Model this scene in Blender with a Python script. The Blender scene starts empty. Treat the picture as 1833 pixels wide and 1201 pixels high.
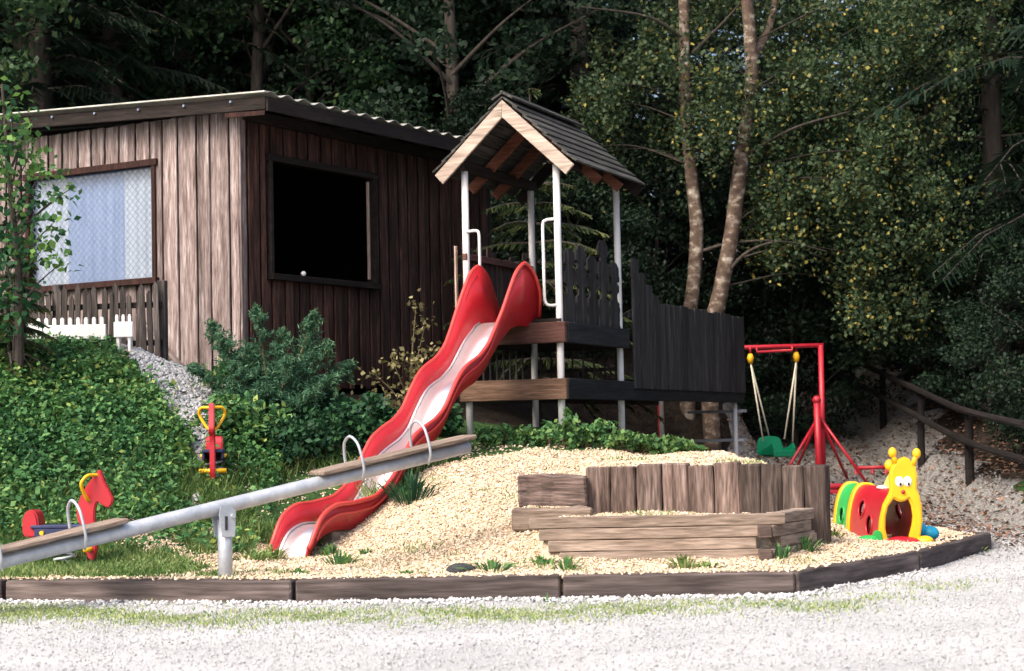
import bpy, bmesh, math, random
import numpy as np
from mathutils import Vector, Matrix, Euler
R = math.radians
random.seed(7); RNG = np.random.default_rng(7)
sc = bpy.context.scene
COL = sc.collection
# ------------------------------------------------------------------ camera, world, sun, exposure
F, W_PX, H_PX = 3300.0, 1833.0, 1201.0
CAM_Z, PITCH, ROLL = 1.15, math.atan(170 / 3300), 0.022
cd = bpy.data.cameras.new('camera'); cam = bpy.data.objects.new('camera', cd); COL.objects.link(cam)
cd.sensor_fit = 'HORIZONTAL'; cd.sensor_width = 36.0; cd.lens = F / W_PX * 36.0
cd.clip_start = 0.1; cd.clip_end = 2000
cd.dof.use_dof = True; cd.dof.focus_distance = 16.5; cd.dof.aperture_fstop = 3.2
CM = Matrix.Translation((0, 0, CAM_Z)) @ Matrix.Rotation(R(90) + PITCH, 4, 'X') @ Matrix.Rotation(-ROLL, 4, 'Z')
cam.matrix_world = CM
sc.camera = cam
SUN_AZ, SUN_EL = R(222), R(47)          # azimuth clockwise from +Y: behind the camera, to the left
wd = bpy.data.worlds.new('World'); sc.world = wd; wd.use_nodes = True
nt = wd.node_tree; nt.nodes.clear()
sky = nt.nodes.new('ShaderNodeTexSky'); sky.sky_type = 'NISHITA'; sky.sun_disc = False
sky.sun_elevation = SUN_EL; sky.sun_rotation = SUN_AZ; sky.air_density = 1.0; sky.dust_density = 7.0; sky.ozone_density = 1.0
bg = nt.nodes.new('ShaderNodeBackground'); bg.inputs[1].default_value = 0.15
ow = nt.nodes.new('ShaderNodeOutputWorld')
nt.links.new(sky.outputs[0], bg.inputs[0]); nt.links.new(bg.outputs[0], ow.inputs[0])
sd = bpy.data.lights.new('sun', 'SUN'); sd.energy = 1.2; sd.angle = R(28); sd.color = (1.0, 0.90, 0.76)
sun = bpy.data.objects.new('sun', sd); COL.objects.link(sun)
sdir = Vector((math.sin(SUN_AZ) * math.cos(SUN_EL), math.cos(SUN_AZ) * math.cos(SUN_EL), math.sin(SUN_EL)))
sun.rotation_euler = sdir.to_track_quat('Z', 'Y').to_euler(); sun.location = (0, 0, 30)
vs = sc.view_settings
vs.view_transform = 'Standard'; vs.look = 'None'; vs.gamma = 1.0; vs.exposure = 1.2; vs.use_curve_mapping = False

def ray(u, v):
    d = CM.to_3x3() @ Vector(((u - W_PX / 2) / F, -(v - H_PX / 2) / F, -1.0))
    return d
def at(u, v, Y):
    d = ray(u, v); k = Y / d.y
    return Vector((d.x * k, Y, CAM_Z + d.z * k))
def gz(u, v, z):
    d = ray(u, v); k = (z - CAM_Z) / d.z
    return Vector((d.x * k, d.y * k, z))

# ------------------------------------------------------------------ materials
def _nodes(name):
    m = bpy.data.materials.new(name); m.use_nodes = True
    n = m.node_tree.nodes; l = m.node_tree.links
    return m, n, l, n['Principled BSDF'], n['Material Output']
def _ramp(n, stops):
    r = n.new('ShaderNodeValToRGB'); e = r.color_ramp.elements
    while len(e) < len(stops): e.new(0.5)
    for i, (p, c) in enumerate(stops):
        e[i].position = p; e[i].color = tuple(c) + (1,) if len(c) == 3 else c
    return r
def pmat(name, c1, c2=None, c3=None, scale=6.0, stretch=(1, 1, 1), rough=0.7, metal=0.0, bump=0.0, rnd=0.0,
         detail=6.0, spec=0.4, bscale=1.0, rrange=0.0, coat=0.0, grain=0.0):
    """two or three tones driven by stretched noise, a finer noise for grain and relief, a random shade per object"""
    m, n, l, p, o = _nodes(name)
    tc = n.new('ShaderNodeTexCoord'); oi = n.new('ShaderNodeObjectInfo')
    off = n.new('ShaderNodeVectorMath'); off.operation = 'MULTIPLY_ADD'
    cx = n.new('ShaderNodeCombineXYZ')
    for i, k in enumerate((37.0, 53.0, 71.0)):
        mm = n.new('ShaderNodeMath'); mm.operation = 'MULTIPLY'; mm.inputs[1].default_value = k
        l.new(oi.outputs['Random'], mm.inputs[0]); l.new(mm.outputs[0], cx.inputs[i])
    l.new(tc.outputs['Object'], off.inputs[0]); off.inputs[1].default_value = stretch; l.new(cx.outputs[0], off.inputs[2])
    nz = n.new('ShaderNodeTexNoise'); nz.inputs['Scale'].default_value = scale; nz.inputs['Detail'].default_value = detail
    nz.inputs['Roughness'].default_value = 0.65
    l.new(off.outputs[0], nz.inputs['Vector'])
    c2 = c2 or c1
    st = [(0.3, c1), (0.7, c2)] if c3 is None else [(0.28, c1), (0.52, c2), (0.75, c3)]
    rp = _ramp(n, st); l.new(nz.outputs[0], rp.inputs[0])
    fine = n.new('ShaderNodeTexNoise'); fine.inputs['Scale'].default_value = scale * 7 * bscale; fine.inputs['Detail'].default_value = 4
    l.new(off.outputs[0], fine.inputs['Vector'])
    hsv = n.new('ShaderNodeHueSaturation')
    vr = n.new('ShaderNodeMapRange'); vr.inputs[3].default_value = 1 - rnd; vr.inputs[4].default_value = 1 + rnd
    l.new(oi.outputs['Random'], vr.inputs[0]); gr = n.new('ShaderNodeMapRange'); gr.inputs[1].default_value = .3; gr.inputs[2].default_value = .7; gr.inputs[3].default_value = 1 - grain; gr.inputs[4].default_value = 1 + grain * .6
    l.new(fine.outputs[0], gr.inputs[0]); mv = n.new('ShaderNodeMath'); mv.operation = 'MULTIPLY'; l.new(gr.outputs[0], mv.inputs[0]); l.new(vr.outputs[0], mv.inputs[1])
    l.new(mv.outputs[0], hsv.inputs['Value']); l.new(rp.outputs[0], hsv.inputs['Color'])
    l.new(hsv.outputs[0], p.inputs['Base Color'])
    p.inputs['Roughness'].default_value = rough; p.inputs['Metallic'].default_value = metal
    p.inputs['Specular IOR Level'].default_value = spec; p.inputs['Coat Weight'].default_value = coat
    if rrange:
        rr = n.new('ShaderNodeMapRange'); rr.inputs[3].default_value = rough - rrange; rr.inputs[4].default_value = rough + rrange
        l.new(fine.outputs[0], rr.inputs[0]); l.new(rr.outputs[0], p.inputs['Roughness'])
    if bump:
        b = n.new('ShaderNodeBump'); b.inputs['Strength'].default_value = bump; b.inputs['Distance'].default_value = 0.012
        l.new(fine.outputs[0], b.inputs['Height']); l.new(b.outputs[0], p.inputs['Normal'])
    return m
AX = {'x': (0.09, 1, 1), 'y': (1, 0.09, 1), 'z': (1, 1, 0.09)}
def wood(name, a, b, c, axis='z', scale=22.0, rough=0.85, bump=0.5, rnd=0.28, grain=.42):
    return pmat(name, a, b, c, scale=scale, stretch=AX[axis], rough=rough, bump=bump, rnd=rnd, spec=0.2, bscale=0.55, grain=grain)
def leafmat(name, stops, trans=0.25, rough=0.6, rnd=0.2):
    m, n, l, p, o = _nodes(name)
    a = n.new('ShaderNodeAttribute'); a.attribute_name = 'tint'
    oi = n.new('ShaderNodeObjectInfo')
    rp = _ramp(n, stops); l.new(a.outputs['Fac'], rp.inputs[0])
    h = n.new('ShaderNodeHueSaturation'); vr = n.new('ShaderNodeMapRange'); vr.inputs[3].default_value = 1 - rnd; vr.inputs[4].default_value = 1 + rnd
    l.new(oi.outputs['Random'], vr.inputs[0]); l.new(vr.outputs[0], h.inputs['Value']); l.new(rp.outputs[0], h.inputs['Color'])
    l.new(h.outputs[0], p.inputs['Base Color']); p.inputs['Roughness'].default_value = rough; p.inputs['Specular IOR Level'].default_value = 0.25
    t = n.new('ShaderNodeBsdfTranslucent'); l.new(h.outputs[0], t.inputs[0])
    mx = n.new('ShaderNodeMixShader'); mx.inputs[0].default_value = trans
    l.new(p.outputs[0], mx.inputs[1]); l.new(t.outputs[0], mx.inputs[2]); l.new(mx.outputs[0], o.inputs[0])
    return m
M = {}
M['cabin_left'] = wood('grey_pink_board', (.065, .042, .038), (.21, .165, .16), (.44, .385, .385), 'z', 20)  # left wall boards, paler and greyer than the right wall
M['cabin_right'] = wood('red_brown_board', (.016, .010, .008), (.055, .030, .024), (.16, .072, .054), 'z', 20)  # right wall boards, darker and redder than the left wall
M['cabin_dark'] = wood('dark_trim', (.010, .008, .008), (.020, .015, .014), (.036, .026, .023), 'x', 16)
M['cabin_dark_y'] = wood('dark_trim_y', (.010, .008, .008), (.020, .015, .014), (.035, .026, .023), 'y', 16)
M['redbrown'] = wood('red_brown_trim', (.016, .008, .007), (.030, .013, .011), (.05, .022, .017), 'z', 16, rnd=.1)
M['inside'] = pmat('dark_room', (.012, .011, .011), (.02, .018, .017), rough=.95)
M['sheet'] = pmat('roof_sheet', (.30, .30, .27), (.45, .45, .41), (.60, .60, .55), scale=3, rough=.5, metal=.5, bump=.15)
M['pale_strip'] = wood('pale_strip', (.30, .20, .15), (.42, .31, .25), (.5, .4, .34), 'z', 12, rnd=.1)
M['glass_blue'] = None
M['sky_panel_white'] = pmat('sky_panel_white', (.27, .34, .44), (.36, .43, .53), scale=9, stretch=(1, 1, .15), rough=.9)  # window panel whose colour stands for sky reflected in the glass
M['sky_panel_blue'] = pmat('sky_panel_blue', (.12, .20, .38), (.19, .28, .47), scale=9, stretch=(1, 1, .15), rough=.9)  # bluer part of the same painted sky reflection
M['lattice'] = pmat('lattice_wire', (.12, .15, .24), (.2, .24, .34), rough=.6)
M['post'] = pmat('white_post', (.42, .42, .44), (.55, .55, .56), (.68, .68, .68), scale=5, stretch=(1, 1, .4), rough=.45, bump=.1)
M['galv'] = pmat('galvanised_pipe', (.30, .33, .38), (.42, .45, .50), (.55, .58, .62), scale=9, rough=.42, metal=.35, bump=.12, rrange=.1)
M['beam_brown'] = wood('brown_beam', (.07, .038, .026), (.15, .09, .062), (.24, .16, .12), 'x', 14)
M['beam_dark'] = wood('dark_beam', (.06, .026, .022), (.10, .048, .040), (.15, .08, .07), 'x', 14)
M['barge'] = wood('bare_barge_board', (.26, .20, .165), (.37, .30, .255), (.46, .39, .34), 'x', 9, rnd=.06)
M['rafter'] = wood('rafter_wood', (.07, .028, .018), (.13, .052, .032), (.19, .085, .055), 'x', 12)
M['roof_board'] = wood('roof_board', (.022, .022, .021), (.052, .051, .048), (.13, .128, .12), 'y', 14, rnd=.2)
M['black'] = wood('black_stain', (.013, .012, .012), (.032, .031, .032), (.085, .082, .082), 'z', 14, rnd=.35)
M['black_x'] = wood('black_stain_y', (.010, .011, .013), (.018, .019, .022), (.035, .036, .04), 'y', 14, rnd=.25)
M['side_board'] = wood('side_board', (.03, .018, .016), (.06, .04, .036), (.12, .085, .08), 'z', 14)
M['bare_edge'] = wood('cut_edge', (.3, .2, .16), (.4, .3, .25), (.5, .4, .34), 'z', 14, rnd=.1)
M['slide_red'] = pmat('slide_red', (.34, .008, .016), (.47, .022, .030), scale=2.2, rough=.38, spec=.5, bump=.02, rrange=.06)
M['slide_lip'] = pmat('slide_lip', (.46, .03, .028), (.56, .055, .045), scale=5, rough=.4, spec=.5, rrange=.08)
M['steel'] = pmat('slide_steel', (.78, .76, .78), (.88, .86, .88), scale=3, stretch=(.3, 1, 1), rough=.42, metal=1.0)
M['red_paint'] = pmat('red_paint', (.30, .010, .022), (.42, .018, .032), scale=8, rough=.4, bump=.06, rrange=.1)
M['red_plastic'] = pmat('red_plastic', (.33, .008, .018), (.40, .012, .025), scale=4, rough=.38, spec=.5, bump=.03)
M['yellow_plastic'] = pmat('yellow_plastic', (.70, .36, .004), (.78, .43, .008), scale=4, rough=.42, spec=.5, bump=.03)
M['yellow_ivory'] = pmat('pale_yellow_plastic', (.85, .60, .12), (.9, .66, .18), scale=4, rough=.42)
M['green_plastic'] = pmat('green_plastic', (.02, .30, .06), (.03, .38, .09), scale=4, rough=.42, bump=.03)
M['blue_plastic'] = pmat('blue_plastic', (.01, .28, .48), (.02, .36, .56), scale=4, rough=.4, bump=.03)
M['navy'] = pmat('navy_board', (.010, .014, .045), (.02, .03, .10), scale=6, rough=.5)
M['seat_green'] = pmat('swing_seat_green', (.0, .15, .07), (.005, .21, .10), scale=4, rough=.4)
M['white_plastic'] = pmat('white_plastic', (.74, .74, .74), (.82, .82, .82), scale=4, rough=.45)
M['pupil'] = pmat('pupil', (.01, .01, .012), rough=.3)
M['rope'] = pmat('rope', (.45, .42, .33), (.6, .56, .45), scale=40, rough=.9, bump=.3)
M['sleeper'] = wood('old_sleeper', (.035, .024, .020), (.14, .10, .088), (.28, .22, .195), 'z', 14, bump=1.0, rnd=.30, grain=.6)
M['sleeper_shaded'] = wood('old_shaded_sleeper', (.018, .014, .012), (.07, .052, .046), (.18, .14, .125), 'z', 14, bump=1.0, rnd=.30, grain=.6)  # darker copy of old_sleeper, shade put into the colour
M['sleeper_x'] = wood('lying_sleeper', (.06, .042, .036), (.13, .095, .085), (.23, .18, .16), 'x', 12, bump=1.0, rnd=.25, grain=.6)
M['kerb'] = wood('kerb_sleeper', (.035, .029, .029), (.09, .072, .070), (.21, .17, .16), 'x', 7, bump=1.0, rnd=.15, grain=.55)
M['beam_grey'] = wood('weathered_beam', (.12, .088, .068), (.25, .195, .16), (.38, .315, .27), 'x', 18, bump=.5, rnd=.16)
M['picket'] = wood('grey_picket', (.022, .019, .018), (.055, .047, .045), (.13, .115, .11), 'z', 16)
M['log'] = wood('dark_log', (.005, .004, .004), (.010, .008, .008), (.02, .016, .014), 'x', 14)
M['bark'] = pmat('bark', (.020, .016, .014), (.04, .033, .028), (.075, .062, .052), scale=14, stretch=(1, 1, .2), rough=.95, bump=.9, rnd=.3)
M['birch_bark'] = pmat('birch_bark', (.022, .014, .011), (.10, .068, .05), (.46, .43, .37), scale=9, stretch=(.8, .8, 1.1), rough=.9, bump=.8, rnd=.05)
M['stem'] = pmat('green_stem', (.06, .05, .02), (.12, .09, .05), scale=12, rough=.8)
M['tyre'] = pmat('black_rubber', (.015, .016, .02), (.04, .042, .05), scale=30, rough=.7, bump=.6)
M['stone'] = None
DK = [(0.0, (.004, .010, .006)), (.5, (.010, .026, .014)), (.85, (.022, .048, .022)), (1.0, (.05, .08, .03))]
M['leaf_dark'] = leafmat('dark_forest_leaf', DK)
M['leaf_mid'] = leafmat('forest_leaf', [(0.0, (.008, .024, .012)), (.5, (.022, .058, .025)), (.85, (.05, .10, .035)), (1.0, (.14, .17, .05))])
M['needle'] = leafmat('spruce_needle', [(0.0, (.006, .014, .010)), (.6, (.014, .032, .020)), (1.0, (.035, .06, .025))], trans=.1)
M['needle_young'] = leafmat('young_spruce_needle', [(0.0, (.02, .04, .018)), (.6, (.06, .09, .03)), (1.0, (.20, .19, .05))], trans=.25)
M['birch_leaf'] = leafmat('birch_leaf', [(0.0, (.014, .030, .016)), (.45, (.036, .066, .030)), (.86, (.075, .105, .042)), (.93, (.20, .19, .05)), (1.0, (.34, .27, .07))], rnd=.05)
M['ivy'] = leafmat('ground_cover_leaf', [(0.0, (.018, .06, .024)), (.4, (.048, .15, .052)), (.8, (.12, .25, .075)), (1.0, (.28, .34, .09))], rnd=.05)
M['maple'] = leafmat('fresh_leaf', [(0.0, (.010, .045, .022)), (.5, (.03, .11, .04)), (1.0, (.14, .27, .06))], trans=.35, rnd=.1)
M['juniper'] = leafmat('juniper_needle', [(0.0, (.018, .06, .038)), (.5, (.045, .125, .070)), (.92, (.10, .20, .105)), (1.0, (.22, .20, .07))], rnd=.05)
M['pale_leaf'] = leafmat('pale_shrub_leaf', [(0.0, (.09, .09, .035)), (.5, (.20, .18, .085)), (1.0, (.36, .32, .17))], rnd=.05)
M['bush'] = leafmat('bush_leaf', [(0.0, (.008, .032, .018)), (.5, (.018, .07, .032)), (1.0, (.05, .14, .05))], rnd=.15)
M['weed'] = leafmat('weed_leaf', [(0.0, (.03, .09, .035)), (.5, (.07, .18, .06)), (1.0, (.18, .29, .09))], rnd=.12)
M['grass'] = leafmat('grass_blade', [(0.0, (.05, .11, .03)), (.5, (.13, .22, .06)), (1.0, (.38, .41, .18))], rnd=.08)
M['litter'] = leafmat('leaf_litter', [(0.0, (.05, .028, .02)), (.5, (.12, .06, .04)), (1.0, (.24, .14, .09))], trans=0)
M['chip'] = leafmat('wood_chip', [(0.0, (.22, .145, .09)), (.2, (.48, .365, .245)), (.6, (.61, .495, .36)), (1.0, (.71, .62, .50))], trans=0, rough=.85)
M['pebble'] = leafmat('pebble', [(0.0, (.27, .275, .285)), (.5, (.38, .385, .395)), (1.0, (.50, .505, .515))], trans=0, rough=.85)
M['path_pebble'] = leafmat('path_pebble', [(0.0, (.08, .074, .070)), (.5, (.165, .156, .15)), (1.0, (.28, .27, .265))], trans=0, rough=.9)

def glass_mat():
    m, n, l, p, o = _nodes('window_glass')
    t = n.new('ShaderNodeBsdfTransparent'); g = n.new('ShaderNodeBsdfGlossy'); g.inputs['Roughness'].default_value = .03
    mx = n.new('ShaderNodeMixShader'); mx.inputs[0].default_value = .14; l.new(t.outputs[0], mx.inputs[1]); l.new(g.outputs[0], mx.inputs[2])
    l.new(mx.outputs[0], o.inputs[0]); return m
M['glass'] = glass_mat()

def ground_mat():
    """zones of chips, grass, gravel and soil from a vertex attribute, broken up with noise"""
    m, n, l, p, o = _nodes('play_ground_surface')
    tc = n.new('ShaderNodeTexCoord'); at_ = n.new('ShaderNodeAttribute'); at_.attribute_name = 'zone'
    sp = n.new('ShaderNodeSeparateColor'); l.new(at_.outputs['Color'], sp.inputs[0])
    def noise(s, d=6):
        z = n.new('ShaderNodeTexNoise'); z.inputs['Scale'].default_value = s; z.inputs['Detail'].default_value = d
        l.new(tc.outputs['Object'], z.inputs['Vector']); return z
    big, mid, fine = noise(1.3), noise(9), noise(45, 4)
    vor = n.new('ShaderNodeTexVoronoi'); vor.inputs['Scale'].default_value = 26; l.new(tc.outputs['Object'], vor.inputs['Vector'])
    chips = _ramp(n, [(0.0, (.36, .27, .19)), (.4, (.50, .40, .295)), (1.0, (.62, .525, .41))]); l.new(vor.outputs['Color'], chips.inputs[0])
    grass = _ramp(n, [(.3, (.012, .03, .010)), (.55, (.03, .07, .02)), (.75, (.08, .13, .035))]); l.new(mid.outputs[0], grass.inputs[0])
    grav = _ramp(n, [(.25, (.11, .104, .10)), (.5, (.20, .195, .19)), (.8, (.30, .29, .285))]); l.new(fine.outputs[0], grav.inputs[0])
    soil = _ramp(n, [(.3, (.008, .006, .005)), (.6, (.022, .016, .012)), (.8, (.045, .032, .022))]); l.new(mid.outputs[0], soil.inputs[0])
    cur = soil.outputs[0]
    for ch, tone in (('Green', grass), ('Blue', grav), ('Red', chips)):
        ad = n.new('ShaderNodeMath'); ad.operation = 'MULTIPLY_ADD'; ad.inputs[1].default_value = .5; l.new(mid.outputs[0], ad.inputs[0]); l.new(sp.outputs[ch], ad.inputs[2])
        st = n.new('ShaderNodeMapRange'); st.inputs[1].default_value = .62; st.inputs[2].default_value = .88; l.new(ad.outputs[0], st.inputs[0])
        mx = n.new('ShaderNodeMix'); mx.data_type = 'RGBA'; l.new(st.outputs[0], mx.inputs[0]); l.new(cur, mx.inputs[6]); l.new(tone.outputs[0], mx.inputs[7]); cur = mx.outputs[2]
    l.new(cur, p.inputs['Base Color']); p.inputs['Roughness'].default_value = .95; p.inputs['Specular IOR Level'].default_value = .15
    b = n.new('ShaderNodeBump'); b.inputs['Strength'].default_value = .8; b.inputs['Distance'].default_value = .03
    l.new(vor.outputs['Distance'], b.inputs['Height']); l.new(b.outputs[0], p.inputs['Normal'])
    return m
def yard_mat():
    m, n, l, p, o = _nodes('pale_gravel')
    tc = n.new('ShaderNodeTexCoord')
    def noise(s, d=6):
        z = n.new('ShaderNodeTexNoise'); z.inputs['Scale'].default_value = s; z.inputs['Detail'].default_value = d
        l.new(tc.outputs['Object'], z.inputs['Vector']); return z
    a, b_, c = noise(.9), noise(60, 3), noise(7)
    r1 = _ramp(n, [(.2, (.32, .325, .335)), (.5, (.42, .425, .435)), (.8, (.52, .525, .535))]); l.new(b_.outputs[0], r1.inputs[0])
    r2 = _ramp(n, [(.35, (.78, .79, .80)), (.65, (1.0, 1.0, 1.0))]); l.new(a.outputs[0], r2.inputs[0])
    mx = n.new('ShaderNodeMix'); mx.data_type = 'RGBA'; mx.blend_type = 'MULTIPLY'; mx.inputs[0].default_value = 1
    l.new(r1.outputs[0], mx.inputs[6]); l.new(r2.outputs[0], mx.inputs[7]); l.new(mx.outputs[2], p.inputs['Base Color'])
    p.inputs['Roughness'].default_value = .95; p.inputs['Specular IOR Level'].default_value = .15
    bp = n.new('ShaderNodeBump'); bp.inputs['Strength'].default_value = .6; bp.inputs['Distance'].default_value = .02
    l.new(b_.outputs[0], bp.inputs['Height']); l.new(bp.outputs[0], p.inputs['Normal'])
    return m
M['ground'] = ground_mat(); M['yard'] = yard_mat()

# ------------------------------------------------------------------ object and mesh helpers
def link(name, data, parent=None, loc=(0, 0, 0), rot=(0, 0, 0)):
    o = bpy.data.objects.new(name, data); COL.objects.link(o)
    o.location = loc; o.rotation_euler = rot
    if parent is not None: o.parent = parent
    return o
def tag(o, label, cat=None, group=None, kind=None):
    if label: o['label'] = label
    if cat: o['category'] = cat
    if group: o['group'] = group
    if kind: o['kind'] = kind
    return o
def thing(name, label, cat, loc, rz=0.0, group=None):
    return tag(link(name, None, None, loc, (0, 0, rz)), label, cat, group)
class MB:
    def __init__(s): s.v = []; s.f = []
    def add(s, vs_, fs):
        k = len(s.v); s.v += [tuple(x) for x in vs_]; s.f += [tuple(i + k for i in q) for q in fs]; return s
    def box(s, c, d, rot=None):
        x, y, z = d[0] / 2, d[1] / 2, d[2] / 2
        P = [Vector((i * x, j * y, k * z)) for i in (-1, 1) for j in (-1, 1) for k in (-1, 1)]
        if rot is not None: P = [rot @ p for p in P]
        c = Vector(c)
        return s.add([p + c for p in P], [(0, 1, 3, 2), (4, 6, 7, 5), (0, 4, 5, 1), (2, 3, 7, 6), (0, 2, 6, 4), (1, 5, 7, 3)])
    def tube(s, path, rad, n=10, cap=True, jit=0.0):
        P = [Vector(p) for p in path]; m = len(P)
        if not hasattr(rad, '__len__'): rad = [rad] * m
        ref = None; vs_ = []
        for i in range(m):
            t = (P[min(i + 1, m - 1)] - P[max(i - 1, 0)]); t = t.normalized() if t.length > 1e-9 else Vector((0, 0, 1))
            if ref is None:
                ref = t.orthogonal().normalized()
            ref = (ref - t * ref.dot(t)); ref = ref.normalized() if ref.length > 1e-6 else t.orthogonal().normalized()
            b = t.cross(ref)
            for k in range(n):
                a = 2 * math.pi * k / n; r = rad[i] * (1 + (random.uniform(-jit, jit) if jit else 0))
                vs_.append(P[i] + ref * (math.cos(a) * r) + b * (math.sin(a) * r))
        fs = [(i * n + k, i * n + (k + 1) % n, (i + 1) * n + (k + 1) % n, (i + 1) * n + k) for i in range(m - 1) for k in range(n)]
        if cap: fs += [tuple(range(n - 1, -1, -1)), tuple((m - 1) * n + k for k in range(n))]
        return s.add(vs_, fs)
    def sphere(s, c, r, nu=14, nv=10):
        if not hasattr(r, '__len__'): r = (r, r, r)
        vs_ = [(c[0], c[1], c[2] - r[2])]
        for j in range(1, nv):
            a = math.pi * j / nv - math.pi / 2
            for i in range(nu):
                b = 2 * math.pi * i / nu
                vs_.append((c[0] + r[0] * math.cos(a) * math.cos(b), c[1] + r[1] * math.cos(a) * math.sin(b), c[2] + r[2] * math.sin(a)))
        vs_.append((c[0], c[1], c[2] + r[2])); L = len(vs_) - 1
        fs = [(0, 1 + (i + 1) % nu, 1 + i) for i in range(nu)]
        for j in range(nv - 2):
            for i in range(nu):
                a, b = 1 + j * nu + i, 1 + j * nu + (i + 1) % nu
                fs.append((a, b, b + nu, a + nu))
        k = 1 + (nv - 2) * nu
        fs += [(k + i, k + (i + 1) % nu, L) for i in range(nu)]
        return s.add(vs_, fs)
    def mesh(s, name, smooth=False):
        me = bpy.data.meshes.new(name); me.from_pydata([tuple(v) for v in s.v], [], s.f); me.update()
        if smooth: me.polygons.foreach_set('use_smooth', [True] * len(me.polygons))
        return me
    def build(s, name, mat, parent=None, loc=(0, 0, 0), rot=(0, 0, 0), smooth=False):
        me = s.mesh(name, smooth); me.materials.append(mat)
        return link(name, me, parent, loc, rot)
_pc = {}
def piece(name, size, mat, parent, loc, rot=(0, 0, 0), bev=0.006, var=None, rough=0.0):
    """a bevelled plank, block or beam centred on its own origin; alike pieces share their mesh"""
    var = random.randint(0, 2) if var is None else var
    key = (name, tuple(round(x, 3) for x in size), mat.name, bev, var, rough)
    me = _pc.get(key)
    if me is None:
        bm = bmesh.new(); bmesh.ops.create_cube(bm, size=1.0)
        bmesh.ops.scale(bm, vec=size, verts=bm.verts)
        if rough:
            ax = max(range(3), key=lambda i: size[i])
            es = [e for e in bm.edges if abs((e.verts[0].co - e.verts[1].co)[ax]) > size[ax] * .5]
            bmesh.ops.subdivide_edges(bm, edges=es, cuts=5)
            rr = random.Random(hash(key) & 0xffff)
            for v in bm.verts:
                v.co += Vector([rr.uniform(-1, 1) * rough for _ in range(3)])
        if bev: bmesh.ops.bevel(bm, geom=[e for e in bm.edges if e.calc_face_angle(0) > .5], offset=bev, segments=1, affect='EDGES', clamp_overlap=True)
        me = bpy.data.meshes.new(name); bm.to_mesh(me); bm.free(); me.materials.append(mat); _pc[key] = me
    return link(name, me, parent, loc, rot)
def outline_mesh(name, pts, th, bev=0.0, seg=2):
    """a flat outline in the XZ plane given thickness along Y and rounded edges"""
    bm = bmesh.new(); vs_ = [bm.verts.new((p[0], -th / 2, p[1])) for p in pts]
    f = bm.faces.new(vs_)
    ex = bmesh.ops.extrude_face_region(bm, geom=[f])
    bmesh.ops.translate(bm, vec=(0, th, 0), verts=[g for g in ex['geom'] if isinstance(g, bmesh.types.BMVert)])
    bmesh.ops.recalc_face_normals(bm, faces=bm.faces)
    if bev:
        es = [e for e in bm.edges if abs(e.verts[0].co.y - e.verts[1].co.y) < 1e-6]
        bmesh.ops.bevel(bm, geom=es, offset=bev, segments=seg, affect='EDGES', clamp_overlap=True)
    big = [f for f in bm.faces if len(f.verts) > 4]
    bmesh.ops.triangulate(bm, faces=big)
    me = bpy.data.meshes.new(name); bm.to_mesh(me); bm.free(); return me
def smooth_loop(pts, n=3):
    P = [Vector((p[0], p[1], 0)) for p in pts]; out = []; m = len(P)
    for i in range(m):
        a, b, c, d = P[i - 1], P[i], P[(i + 1) % m], P[(i + 2) % m]
        for k in range(n):
            t = k / n
            q = .5 * ((2 * b) + (c - a) * t + (2 * a - 5 * b + 4 * c - d) * t * t + (3 * b - a - 3 * c + d) * t ** 3)
            out.append((q.x, q.y))
    return out
def outline(name, pts, th, mat, parent, loc=(0, 0, 0), rot=(0, 0, 0), bev=0.0, smooth=False):
    me = outline_mesh(name, pts, th, bev); me.materials.append(mat)
    if smooth:
        me.polygons.foreach_set('use_smooth', [abs(p.normal.y) < .98 for p in me.polygons])
    return link(name, me, parent, loc, rot)
def crv(pts, n=6):
    P = [Vector(p) for p in pts]; P = [2 * P[0] - P[1]] + P + [2 * P[-1] - P[-2]]; out = []
    for i in range(1, len(P) - 2):
        for k in range(n):
            t = k / n; a, b, c, d = P[i - 1:i + 3]
            out.append(.5 * ((2 * b) + (c - a) * t + (2 * a - 5 * b + 4 * c - d) * t * t + (3 * b - a - 3 * c + d) * t ** 3))
    return out + [P[-2]]
def np_mesh(name, V, Fc, tint=None, smooth=False):
    """V (n,3), Fc (m,k) with k corners each, tint one value per face"""
    V = np.asarray(V, np.float32); Fc = np.asarray(Fc, np.int32); m, k = Fc.shape
    me = bpy.data.meshes.new(name)
    me.vertices.add(len(V)); me.vertices.foreach_set('co', V.ravel())
    me.loops.add(m * k); me.loops.foreach_set('vertex_index', Fc.ravel())
    me.polygons.add(m); me.polygons.foreach_set('loop_start', np.arange(0, m * k, k, dtype=np.int32))
    if smooth: me.polygons.foreach_set('use_smooth', np.ones(m, bool))
    if tint is not None:
        a = me.attributes.new('tint', 'FLOAT', 'FACE'); a.data.foreach_set('value', np.asarray(tint, np.float32))
    me.update(calc_edges=True); return me
def unit(a): return a / np.maximum(np.linalg.norm(a, axis=-1, keepdims=True), 1e-9)
def leaves(C, L, Wd, up=0.6, tint=None, hang=0.0, rng=RNG):
    """one folded four-corner leaf per centre"""
    n = len(C); nrm = unit(rng.normal(size=(n, 3)) + np.array([0, 0, up * 2]))
    a = rng.normal(size=(n, 3)); a[:, 2] -= hang * 2; a = unit(a - nrm * np.sum(a * nrm, 1, keepdims=True)); b = np.cross(nrm, a)
    s = rng.uniform(.65, 1.3, (n, 1)); L = L * s / 2; Wd = Wd * s / 2
    V = np.stack([C - a * L, C + b * Wd + nrm * Wd * .25 - a * L * .1, C + a * L, C - b * Wd + nrm * Wd * .25 - a * L * .1], 1).reshape(-1, 3)
    return V, np.arange(n * 4).reshape(n, 4), (rng.uniform(0, 1, n) if tint is None else tint)
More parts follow.
